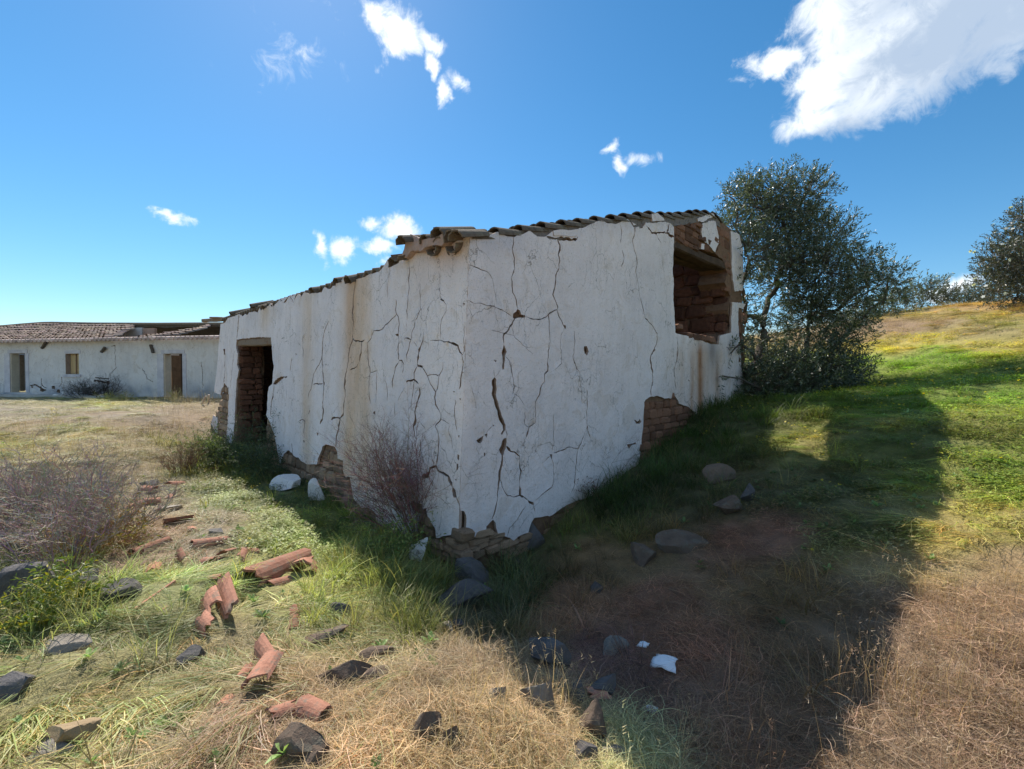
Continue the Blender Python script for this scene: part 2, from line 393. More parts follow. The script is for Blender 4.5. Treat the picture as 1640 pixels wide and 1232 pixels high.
_W = np.linalg.solve(_K, np.r_[G[:, 2], 0, 0, 0])
def zg(x, y, detail=True):
    x = np.atleast_1d(np.asarray(x, float)); y = np.atleast_1d(np.asarray(y, float))
    sh = x.shape; q = np.stack([x.ravel(), y.ravel()], 1)
    z = np.empty(len(q))
    for i in range(0, len(q), 20000):
        z[i:i + 20000] = _phi(q[i:i + 20000], G[:, :2]) @ _W[:_n] + _W[_n] + q[i:i + 20000] @ _W[_n + 1:]
    z = z.reshape(sh)
    d = np.hypot(x, y)
    if detail:
        amp = np.clip(1 - (d - 20) / 30, 0.1, 1)
        z = z + amp * (.07 * vnoise(x * 1.1, y * 1.1, 3.1, 5) + .045 * vnoise(x * 2.6, y * 2.6, 1.7, 6) + .028 * vnoise(x * 7, y * 7, .3, 8))
    return z
def gpt(px, py):
    """ground point seen at this spot"""
    r = ray(px, py); k = np.concatenate([np.arange(.9, 8, .02), np.arange(8, 60, .05)])
    P = CAM + r * k[:, None]
    dz = P[:, 2] - zg(P[:, 0], P[:, 1])
    i = np.argmax(dz < 0) if (dz < 0).any() else len(k) - 1
    return P[i]

# what covers the ground where: (photo spot, colour of the growth, lifted where the sun patch falls, kinds of tuft and their weight)
LODG, UPR, MEAD, STRAW, STALK = range(5)
ANCH = [
    (60, 1200, (0.413, 0.377, 0.168), {LODG: 1}), (200, 1130, (0.426, 0.399, 0.168), {LODG: 1}), (330, 1100, (0.413, 0.377, 0.183), {LODG: 1}), (130, 1060, (0.392, 0.388, 0.168), {LODG: 1}),
    (260, 1040, (0.392, 0.412, 0.183), {LODG: .9, UPR: .1}), (80, 1000, (0.333, 0.363, 0.131), {LODG: .7, UPR: .3}), (250, 1180, (0.437, 0.355, 0.200), {LODG: .8, STRAW: .3}), (400, 1180, (0.460, 0.330, 0.213), {LODG: .5, STRAW: .6}),
    (100, 940, (0.255, 0.310, 0.073), {UPR: .6, LODG: .5}), (220, 930, (0.383, 0.441, 0.190), {LODG: .8, UPR: .3}), (330, 950, (0.409, 0.468, 0.190), {LODG: .9}), (420, 940, (0.383, 0.428, 0.145), {LODG: .8, UPR: .1}),
    (480, 1000, (0.407, 0.411, 0.161), {LODG: 1}), (400, 1040, (0.413, 0.377, 0.200), {LODG: 1}), (520, 960, (0.435, 0.454, 0.145), {LODG: .8, UPR: .2}), (580, 960, (0.474, 0.454, 0.169), {LODG: .8, UPR: .3}),
    (630, 930, (0.343, 0.374, 0.121), {UPR: 1.1, LODG: .3}), (650, 980, (0.263, 0.307, 0.085), {UPR: 1, LODG: .3}), (600, 900, (0.343, 0.374, 0.109), {UPR: .7, LODG: .5}), (690, 970, (0.171, 0.215, 0.061), {UPR: .9, STRAW: .3}),
    (540, 890, (0.395, 0.468, 0.121), {LODG: .7, MEAD: .4}), (430, 850, (0.280, 0.340, 0.080), {MEAD: .7, LODG: .5}), (380, 800, (0.260, 0.310, 0.090), {MEAD: .6, LODG: .4}), (480, 830, (0.270, 0.340, 0.060), {MEAD: 1, UPR: .1}), (540, 850, (0.200, 0.260, 0.050), {MEAD: .8, UPR: .4}),
    (300, 820, (0.330, 0.290, 0.190), {LODG: .4, STRAW: .5}), (330, 870, (0.362, 0.307, 0.206), {LODG: .5, STRAW: .4}), (250, 850, (0.360, 0.250, 0.140), {STRAW: .5, LODG: .2}), (230, 880, (0.362, 0.264, 0.179), {STRAW: .5, LODG: .2}), (360, 765, (0.253, 0.291, 0.077), {MEAD: .7, UPR: .4}), (430, 780, (0.120, 0.170, 0.050), {MEAD: .8, UPR: .5}),
    (500, 1080, (0.503, 0.360, 0.189), {STRAW: 1, LODG: .3}), (600, 1020, (0.479, 0.384, 0.203), {STRAW: .8, LODG: .4}), (650, 1080, (0.455, 0.322, 0.175), {STRAW: 1}), (700, 1050, (0.407, 0.298, 0.175), {STRAW: 1}), (760, 1040, (0.432, 0.322, 0.189), {STRAW: 1}),
    (600, 1150, (0.526, 0.384, 0.215), {STRAW: 1}), (750, 1130, (0.552, 0.411, 0.229), {STRAW: 1, STALK: .1}), (850, 1180, (0.564, 0.421, 0.229), {STRAW: 1, STALK: .15}), (500, 1200, (0.526, 0.372, 0.203), {STRAW: 1, LODG: .2}), (700, 1220, (0.564, 0.421, 0.229), {STRAW: 1}), (950, 1215, (0.660, 0.641, 0.338), {STRAW: 1}),
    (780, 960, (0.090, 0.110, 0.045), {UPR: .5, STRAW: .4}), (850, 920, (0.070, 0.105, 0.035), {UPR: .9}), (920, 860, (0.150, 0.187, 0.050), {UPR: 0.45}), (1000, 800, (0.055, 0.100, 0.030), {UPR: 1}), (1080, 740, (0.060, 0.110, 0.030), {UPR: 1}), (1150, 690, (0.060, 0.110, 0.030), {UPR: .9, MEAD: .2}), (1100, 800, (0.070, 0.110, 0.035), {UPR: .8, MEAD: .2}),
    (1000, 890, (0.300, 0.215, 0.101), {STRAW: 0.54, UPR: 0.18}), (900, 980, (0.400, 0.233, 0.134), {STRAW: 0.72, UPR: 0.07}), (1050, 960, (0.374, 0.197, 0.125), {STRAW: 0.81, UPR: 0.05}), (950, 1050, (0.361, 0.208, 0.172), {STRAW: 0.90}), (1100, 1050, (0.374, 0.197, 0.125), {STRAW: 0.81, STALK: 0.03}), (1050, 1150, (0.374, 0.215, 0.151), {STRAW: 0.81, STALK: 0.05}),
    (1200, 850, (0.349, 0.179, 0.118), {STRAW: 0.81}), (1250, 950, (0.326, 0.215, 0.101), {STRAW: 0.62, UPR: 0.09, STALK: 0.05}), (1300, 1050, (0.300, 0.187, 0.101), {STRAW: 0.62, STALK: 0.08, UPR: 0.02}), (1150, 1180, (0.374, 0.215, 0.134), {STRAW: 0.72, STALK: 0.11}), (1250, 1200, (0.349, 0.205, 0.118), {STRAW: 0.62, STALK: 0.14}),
    (1200, 780, (0.120, 0.134, 0.050), {UPR: .3, MEAD: .4, STRAW: .3}), (1300, 780, (0.120, 0.157, 0.045), {MEAD: .8, STRAW: .2}), (1400, 850, (0.186, 0.194, 0.063), {MEAD: .4, LODG: .4, STRAW: .3}), (1250, 700, (0.156, 0.213, 0.040), {MEAD: 1}), (1300, 710, (0.351, 0.351, 0.088), {MEAD: .6, LODG: .4}), (1400, 700, (0.150, 0.224, 0.035), {MEAD: 1}), (1500, 700, (0.150, 0.224, 0.035), {MEAD: 1}), (1200, 680, (0.084, 0.134, 0.030), {UPR: .6, MEAD: .6}),  # grass on the sunlit patch is painted lighter than its surroundings
    (1550, 780, (0.312, 0.360, 0.070), {LODG: .6, MEAD: .6}), (1620, 760, (0.234, 0.324, 0.050), {MEAD: .9, LODG: .3}), (1520, 850, (0.515, 0.440, 0.137), {LODG: .8, STRAW: .3}), (1620, 850, (0.429, 0.402, 0.105), {LODG: .7, MEAD: .3}), (1480, 920, (0.497, 0.395, 0.198), {LODG: .4, STRAW: .7}), (1600, 910, (0.470, 0.340, 0.172), {STRAW: .8, STALK: .3}),
    (1450, 1000, (0.373, 0.259, 0.172), {STRAW: .8, STALK: .4}), (1550, 1000, (0.373, 0.259, 0.166), {STRAW: .8, STALK: .5}), (1620, 1080, (0.359, 0.245, 0.159), {STRAW: .8, STALK: .5}), (1450, 1120, (0.359, 0.252, 0.166), {STRAW: .9, STALK: .4}), (1560, 1180, (0.373, 0.259, 0.172), {STRAW: .9, STALK: .4}), (1400, 1220, (0.331, 0.238, 0.159), {STRAW: .9, STALK: .4}),
    (1450, 640, (0.230, 0.384, 0.041), {MEAD: 1, LODG: .2}), (1580, 640, (0.230, 0.384, 0.045), {MEAD: 1, LODG: .2}), (1520, 600, (0.269, 0.414, 0.045), {MEAD: 1, LODG: .3}), (1620, 690, (0.296, 0.356, 0.072), {MEAD: .6, LODG: .5}), (1400, 590, (0.269, 0.414, 0.045), {MEAD: 1, LODG: .2}), (1500, 575, (0.202, 0.370, 0.036), {MEAD: 1}), (1620, 590, (0.269, 0.370, 0.054), {MEAD: .8, LODG: .3}), (1360, 620, (0.215, 0.313, 0.041), {MEAD: 1}), (1470, 670, (0.403, 0.400, 0.090), {LODG: .9, MEAD: .3}),
    (1420, 552, (0.508, 0.449, 0.070), {MEAD: .6, LODG: .6}), (1500, 545, (0.494, 0.436, 0.080), {LODG: .8, MEAD: .4}), (1600, 550, (0.448, 0.409, 0.090), {LODG: .8, MEAD: .4}), (1620, 520, (0.392, 0.368, 0.100), {LODG: 1}), (1400, 525, (0.345, 0.238, 0.150), {STALK: .7, STRAW: .6}), (1480, 522, (0.359, 0.251, 0.150), {STALK: .6, STRAW: .6}), (1560, 525, (0.330, 0.285, 0.130), {STALK: .4, LODG: .6}), (1500, 500, (0.441, 0.356, 0.110), {LODG: .9}), (1600, 492, (0.515, 0.333, 0.120), {STRAW: .7, LODG: .5}), (1350, 545, (0.359, 0.251, 0.150), {STALK: .7, STRAW: .5}),
    (60, 720, (0.345, 0.291, 0.132), {LODG: .8, STALK: .2}), (160, 700, (0.333, 0.269, 0.143), {LODG: .6, STALK: .4}), (110, 690, (0.310, 0.370, 0.088), {MEAD: .5, LODG: .6}), (20, 705, (0.345, 0.336, 0.099), {LODG: .9}), (200, 730, (0.345, 0.291, 0.154), {LODG: .7, STALK: .4}), (260, 690, (0.333, 0.246, 0.154), {LODG: .4, STALK: .6}), (310, 720, (0.310, 0.291, 0.121), {LODG: .5, UPR: .4}), (330, 700, (0.287, 0.246, 0.143), {STALK: .7, LODG: .3}), (60, 685, (0.345, 0.258, 0.165), {STALK: .5, STRAW: .5}), (180, 675, (0.333, 0.258, 0.165), {STALK: .5, STRAW: .5}), (290, 670, (0.333, 0.258, 0.176), {STALK: .6, STRAW: .4}), (330, 740, (0.207, 0.246, 0.066), {UPR: .9, MEAD: .3}),
    (40, 800, (0.220, 0.180, 0.140), {STALK: .7, STRAW: .6}), (130, 830, (0.220, 0.170, 0.130), {STALK: .6, STRAW: .6}), (230, 770, (0.310, 0.258, 0.165), {STALK: .5, LODG: .5}), (60, 880, (0.170, 0.154, 0.138), {STRAW: .6, STALK: .4}),
    (0, 658, (0.345, 0.314, 0.264), {STRAW: .25}), (100, 662, (0.345, 0.314, 0.264), {STRAW: .25}), (200, 660, (0.356, 0.314, 0.253), {STRAW: .3}), (60, 648, (0.322, 0.302, 0.165), {LODG: .4, STRAW: .4}), (180, 646, (0.345, 0.347, 0.110), {LODG: .8}), (260, 646, (0.345, 0.302, 0.165), {LODG: .5, STALK: .3}), (320, 650, (0.333, 0.269, 0.176), {STALK: .6, STRAW: .3}), (300, 655, (0.333, 0.280, 0.187), {STRAW: .5, STALK: .4}),
]
AP = np.array([(a[0], a[1]) for a in ANCH], float); AC = np.array([a[2] for a in ANCH]); AK = np.array([[a[3].get(k, 0) for k in range(5)] for a in ANCH])
def _warp(px, py):                              # stretch rows near the horizon so patches keep their ground size
    return np.stack([px, 950 * np.log(np.maximum(py - 430, 20) / 100.0)], -1)
AW = _warp(AP[:, 0], AP[:, 1])
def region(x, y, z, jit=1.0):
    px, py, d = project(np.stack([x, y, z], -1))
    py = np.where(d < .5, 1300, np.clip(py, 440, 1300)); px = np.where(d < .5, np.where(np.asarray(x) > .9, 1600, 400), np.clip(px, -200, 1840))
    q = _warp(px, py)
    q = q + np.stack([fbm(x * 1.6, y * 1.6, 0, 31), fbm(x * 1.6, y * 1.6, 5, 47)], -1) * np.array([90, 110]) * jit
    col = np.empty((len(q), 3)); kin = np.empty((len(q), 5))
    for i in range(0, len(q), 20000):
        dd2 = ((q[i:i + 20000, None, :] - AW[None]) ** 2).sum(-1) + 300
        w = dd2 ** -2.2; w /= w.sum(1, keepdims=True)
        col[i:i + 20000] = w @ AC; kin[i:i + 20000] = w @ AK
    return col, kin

def axis_pts(lo, hi, fine, a, b, grow=1.17):
    p = list(np.arange(lo, hi + 1e-6, fine))
    s = fine; v = p[-1]
    while v < b: s *= grow; v += s; p.append(v)
    s = fine; v = p[0]
    while v > a: s *= grow; v -= s; p.insert(0, v)
    return np.array(p)
gx = axis_pts(-6, 8, .055, -900, 900); gy = axis_pts(.6, 9, .055, -900, 900)
X, Y = np.meshgrid(gx, gy); Z = zg(X, Y)
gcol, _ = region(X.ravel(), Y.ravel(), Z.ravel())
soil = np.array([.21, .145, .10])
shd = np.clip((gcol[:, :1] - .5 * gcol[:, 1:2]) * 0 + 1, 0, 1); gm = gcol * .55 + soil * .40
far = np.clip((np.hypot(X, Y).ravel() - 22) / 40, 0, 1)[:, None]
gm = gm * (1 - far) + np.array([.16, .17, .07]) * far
V = np.stack([X.ravel(), Y.ravel(), Z.ravel()], 1)
nx, ny = len(gx), len(gy)
ii = (np.arange(ny - 1)[:, None] * nx + np.arange(nx - 1)[None]).ravel()
Fq = np.stack([ii, ii + 1, ii + nx + 1, ii + nx], 1)
M_SOIL = rough_mat('soil', (.72, .72, .72), (1.25, 1.22, 1.18), 5, .035, 28, .97, vcol=True)
me = bpy.data.meshes.new('ground'); me.vertices.add(len(V)); me.vertices.foreach_set('co', V.ravel())
me.loops.add(len(Fq) * 4); me.loops.foreach_set('vertex_index', Fq.ravel()); me.polygons.add(len(Fq))
me.polygons.foreach_set('loop_start', np.arange(len(Fq)) * 4); me.polygons.foreach_set('use_smooth', np.ones(len(Fq), bool))
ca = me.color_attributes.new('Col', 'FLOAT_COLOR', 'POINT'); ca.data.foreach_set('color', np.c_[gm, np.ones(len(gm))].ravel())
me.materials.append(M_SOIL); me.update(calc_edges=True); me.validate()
go = bpy.data.objects.new('ground', me); COL.objects.link(go); structure(go)

# ------------------------------------------------------------------ wall sheets cut by holes and cracks
def crop(ox, oy, s):
    return lambda pts: [(ox + p[0] / s, oy + p[1] / s) for p in pts]
A1, A2, A3, A4 = crop(740, 340, 4.738), crop(960, 330, 4.738), crop(720, 580, 4.738), crop(940, 560, 4.738)
A5, A6, A7, A8 = crop(660, 700, 4.107), crop(560, 360, 5.6), crop(560, 560, 5.6), crop(400, 420, 6.16)
B1, B2 = crop(400, 600, 5.133), crop(320, 470, 4.563)

def pip(P, poly):
    poly = np.asarray(poly); inside = np.zeros(len(P), bool)
    lo = poly.min(0); hi = poly.max(0)
    m = np.where((P[:, 0] >= lo[0]) & (P[:, 0] <= hi[0]) & (P[:, 1] >= lo[1]) & (P[:, 1] <= hi[1]))[0]
    if not len(m): return inside
    x = P[m, 0]; y = P[m, 1]; r = np.zeros(len(m), bool)
    a = poly; b = np.roll(poly, -1, 0)
    for (x1, y1), (x2, y2) in zip(a, b):
        if y1 == y2: continue
        c = ((y1 > y) != (y2 > y)) & (x < (x2 - x1) * (y - y1) / (y2 - y1) + x1)
        r ^= c
    inside[m] = r
    return inside
def densify(P, step, jit, closed=True, seed=0):
    r = np.random.default_rng(seed); out = []
    n = len(P)
    for i in range(n if closed else n - 1):
        a = np.array(P[i], float); b = np.array(P[(i + 1) % n], float)
        k = max(1, int(np.linalg.norm(b - a) / step))
        for j in range(k):
            q = a + (b - a) * j / k
            if j: q = q + r.normal(0, jit, 2)
            out.append(q)
    if not closed: out.append(np.array(P[-1], float))
    return np.array(out)
def crack_poly(pl, pts, w, seed):
    """crack drawn as a ragged ribbon: centre line uv, half width"""
    if not hasattr(w, '__len__'): w = [w] * len(pts)
    uv = pl.uv([p[0] for p in pts], [p[1] for p in pts])
    pw = [pl.pxwidth(*p) for p in pts]
    r = np.random.default_rng(seed)
    C = []; H = []
    for i in range(len(uv) - 1):
        k = max(1, int(np.linalg.norm(uv[i + 1] - uv[i]) / .035))
        for j in range(k):
            t = j / k; q = uv[i] * (1 - t) + uv[i + 1] * t
            m = pw[i] * (1 - t) + pw[i + 1] * t
            if 0 < j: q = q + r.normal(0, .55 * m + .0015, 2) * np.array([1, .6])
            C.append(q); H.append(.66 * m * (w[i] * (1 - t) + w[i + 1] * t) * np.clip(r.normal(1, .3), .45, 1.8))
    C.append(uv[-1]); H.append(.15 * pw[-1] * w[-1]); H[0] *= .5
    C = np.array(C); H = np.array(H)
    d = np.gradient(C, axis=0); d /= np.linalg.norm(d, axis=1, keepdims=True) + 1e-9
    nrm = np.stack([-d[:, 1], d[:, 0]], 1)
    return C, H, np.concatenate([C + nrm * H[:, None], (C - nrm * H[:, None])[::-1]])
def cut_sheet(outline, holes, cracks, grid, seed, loops_extra=()):
    """constrained triangulation of outline minus holes minus cracks (uv)"""
    r = np.random.default_rng(seed)
    V = []; E = []
    def loop(P):
        b = len(V); n = len(P); V.extend(Vector((float(p[0]), float(p[1]))) for p in P)
        E.extend((b + i, b + (i + 1) % n) for i in range(n))
    loop(outline)
    for h in holes: loop(h)
    for c in cracks: loop(c[2])
    lo = outline.min(0); hi = outline.max(0)
    gx, gy = np.meshgrid(np.arange(lo[0] + grid / 2, hi[0], grid), np.arange(lo[1] + grid / 2, hi[1], grid))
    g = np.stack([gx.ravel(), gy.ravel()], 1) + r.uniform(-.3, .3, (gx.size, 2)) * grid
    g = g[pip(g, outline)]
    V.extend(Vector((float(p[0]), float(p[1]))) for p in g)
    res = delaunay_2d_cdt(V, E, [], 0, 1e-5)
    P = np.array([(v.x, v.y) for v in res[0]]); T = np.array([f for f in res[2] if len(f) == 3])
    ctr = P[T].mean(1)
    keep = pip(ctr, outline)
    for h in holes: keep &= ~pip(ctr, h)
    for C, H, poly in cracks:
        keep &= ~pip(ctr, poly)
        lo = poly.min(0) - .02; hi = poly.max(0) + .02
        m = np.where(keep & (ctr[:, 0] > lo[0]) & (ctr[:, 0] < hi[0]) & (ctr[:, 1] > lo[1]) & (ctr[:, 1] < hi[1]))[0]
        if len(m):
            a = C[:-1]; ab = C[1:] - a; q = ctr[m]
            t = np.clip(((q[:, None] - a) * ab).sum(-1) / ((ab ** 2).sum(-1) + 1e-12), 0, 1)
            dist = np.linalg.norm(q[:, None] - a - ab * t[..., None], axis=-1)
            hw = H[:-1] * (1 - t) + H[1:] * t
            keep[m[(dist < hw * .9).any(1)]] = False
    T = T[keep]
    e1 = P[T[:, 1]] - P[T[:, 0]]; e2 = P[T[:, 2]] - P[T[:, 0]]
    area = e1[:, 0] * e2[:, 1] - e1[:, 1] * e2[:, 0]
    T = T[np.abs(area) > 1e-9]; area = area[np.abs(area) > 1e-9]
    T[area < 0] = T[area < 0][:, ::-1]
    used = np.unique(T); mp = -np.ones(len(P), int); mp[used] = np.arange(len(used))
    return P[used], mp[T]
def sheet_obj(name, pl, P, T, off, depth, mat, parent, colf, flip, corner=False, relief=True):
    """front face with relief + side faces going in by depth"""
    cnt = {}
    for t in T:
        for a, b in ((t[0], t[1]), (t[1], t[2]), (t[2], t[0])):
            cnt[(a, b)] = cnt.get((a, b), 0) + 1
    be = [(a, b) for (a, b) in cnt if (b, a) not in cnt]
    offv = off(P) if callable(off) else np.full(len(P), off)
    bset = np.array(sorted({i for e in be for i in e}), int)
    if relief and len(bset):
        lip = fbm(P[bset, 0] * 7, P[bset, 1] * 7, 1.5, 501, 3); offv = offv.copy(); offv[bset] += np.where(P[bset, 0] > .01, np.clip(lip, -.5, .8) * .018, 0)
    front = pl.xyz(P, offv)
    if corner:                                # worn, rounded arris shared by the two wall faces
        a = .008 + .020 * np.clip(fbm(P[:, 1] * 2.3, P[:, 1] * 0 + .5, 0, 401, 4) + .15, -.2, 1)
        wv = np.clip(1 - P[:, 0] / .13, 0, 1) ** 2
        arris = (a * wv)[:, None] * (PL.n + PR.n)[None]; front = front - arris
    else: arris = np.zeros((len(P), 3))
    V = list(front); n = len(V)
    Fc = [tuple(t[::-1]) if flip else tuple(t) for t in T]
    col = [tuple(c) for c in colf(P)]
    nfront = len(Fc)
    bi = {}
    def dup(i):
        if i not in bi:
            bi[i] = len(V); V.append(front[i]); V.append(pl.xyz(P[i:i + 1], offv[i] - depth)[0] - arris[i])
            c = np.array(col[i]) * .0 + np.array([.52, .43, .36]); col.append(tuple(c)); col.append(tuple(c))
        return bi[i]
    for a, b in be:
        i, j = dup(a), dup(b)
        q = (i, i + 1, j + 1, j)
        Fc.append(q[::-1] if flip else q)
    o = mesh_obj(name, V, Fc, mat, parent, False, col)
    sm = np.zeros(len(o.data.polygons), bool); sm[:nfront] = True
    o.data.polygons.foreach_set('use_smooth', sm)
    return o

cottage = empty('ruined_cottage', tuple(B0 * np.array([1, 1, 0])))
tag(cottage, 'nearest ruined whitewashed cottage with deep cracks, broken plaster and a missing door', 'cottage')
bpy.context.view_layer.update()
_par = Matrix.Translation(cottage.location).inverted()
def adopt(o, parent=cottage):
    o.parent = parent; o.matrix_parent_inverse = Matrix.Translation(cottage.location).inverted() if parent is cottage else Matrix(); return o

# ---- right (shaded gable) wall: traced outline of the surviving plaster
top_r = [(752, 377), (761, 380), (775, 378), (783, 377), (796, 371.5), (812, 379), (824, 380), (839, 374.5), (848, 369), (860, 379), (873, 379.5), (884, 371), (906, 370), (926, 367), (934, 365), (943, 360.5), (962, 352.5), (974, 358), (989, 358)] + A2([(215, 100), (235, 120), (290, 145), (330, 160), (350, 125), (400, 130), (470, 118), (530, 128), (565, 160)])
win_r = A2([(563, 235), (566, 330), (560, 420), (556, 500), (565, 620), (568, 760), (578, 880), (578, 960)])
sill_r = A2([(600, 970), (680, 990), (770, 1020), (850, 1050), (905, 1050), (915, 985), (1000, 960)])
right_r = A2([(1000, 880), (1005, 730), (1060, 735), (1110, 745), (1085, 780), (1060, 770), (1055, 880), (1062, 1000), (1075, 1180)]) + [(1190, 625), (1189, 690), (1150, 700), (1122, 690)]
low_r = A4([(840, 510), (820, 480), (770, 435), (700, 410), (685, 370), (655, 325), (645, 370), (590, 372), (540, 352), (480, 357), (440, 380), (430, 400), (425, 560), (415, 650), (405, 800), (390, 890)]) + [(1000, 775), (970, 800)] + A5([(1232, 362), (1130, 405), (1060, 432), (1020, 447), (960, 482), (900, 522), (890, 517), (800, 532), (780, 562), (760, 627), (700, 652), (665, 682), (640, 662), (600, 650), (575, 657), (550, 565), (535, 545), (520, 560), (490, 590), (488, 616), (450, 620), (420, 650), (385, 668), (350, 650), (355, 600), (358, 520), (345, 490), (318, 487)])
corner_r = [(735.6, 805)]
out_r = top_r + win_r + sill_r + right_r + low_r + corner_r
holes_r = [A1([(420, 735), (440, 745), (450, 775), (480, 780), (478, 800), (430, 800), (400, 812), (385, 800), (388, 770), (410, 755)]),
           A1([(318, 1000), (330, 1040), (338, 1060), (324, 1100), (320, 1190), (308, 1195), (305, 1090), (300, 1065), (312, 1030)]),
           A1([(772, 855), (790, 860), (788, 885), (775, 880)]), A1([(925, 1018), (945, 1015), (958, 1060), (945, 1088), (930, 1070)]),
           A3([(340, 115), (352, 130), (350, 160), (358, 210), (352, 250), (365, 310), (378, 360), (398, 420), (422, 480), (420, 512), (402, 540), (395, 556), (387, 540), (402, 515), (398, 480), (374, 440), (360, 370), (345, 340), (335, 290), (315, 240), (325, 190), (320, 140)]),
           A3([(410, 580), (430, 575), (435, 610), (430, 650), (410, 710), (395, 705), (378, 665), (395, 630), (400, 600)]),
           A3([(530, 935), (542, 965), (540, 1010), (523, 1005)]), A3([(590, 1045), (635, 1065), (635, 1085), (600, 1070)]),
           A3([(205, 595), (235, 575), (258, 560), (250, 600), (235, 618), (215, 612)]), A3([(268, 548), (288, 542), (280, 575)]), A3([(325, 475), (340, 478), (330, 490)]), A3([(258, 685), (270, 690), (268, 715), (258, 712)]),
           A3([(762, 700), (785, 702), (778, 745)]), A4([(355, 530), (385, 548), (398, 527), (410, 545), (395, 565), (370, 562)]), A4([(300, 720), (330, 715), (370, 705), (375, 720), (340, 722), (318, 755)]), A1([(240, 1120), (262, 1125), (255, 1140)]), A3([(930, 640), (990, 648), (975, 668)]) if False else A3([(975, 650), (990, 648), (978, 668)]), A4([(968, 372), (986, 380), (975, 395)]), A4([(762, 228), (778, 236), (772, 244)])]
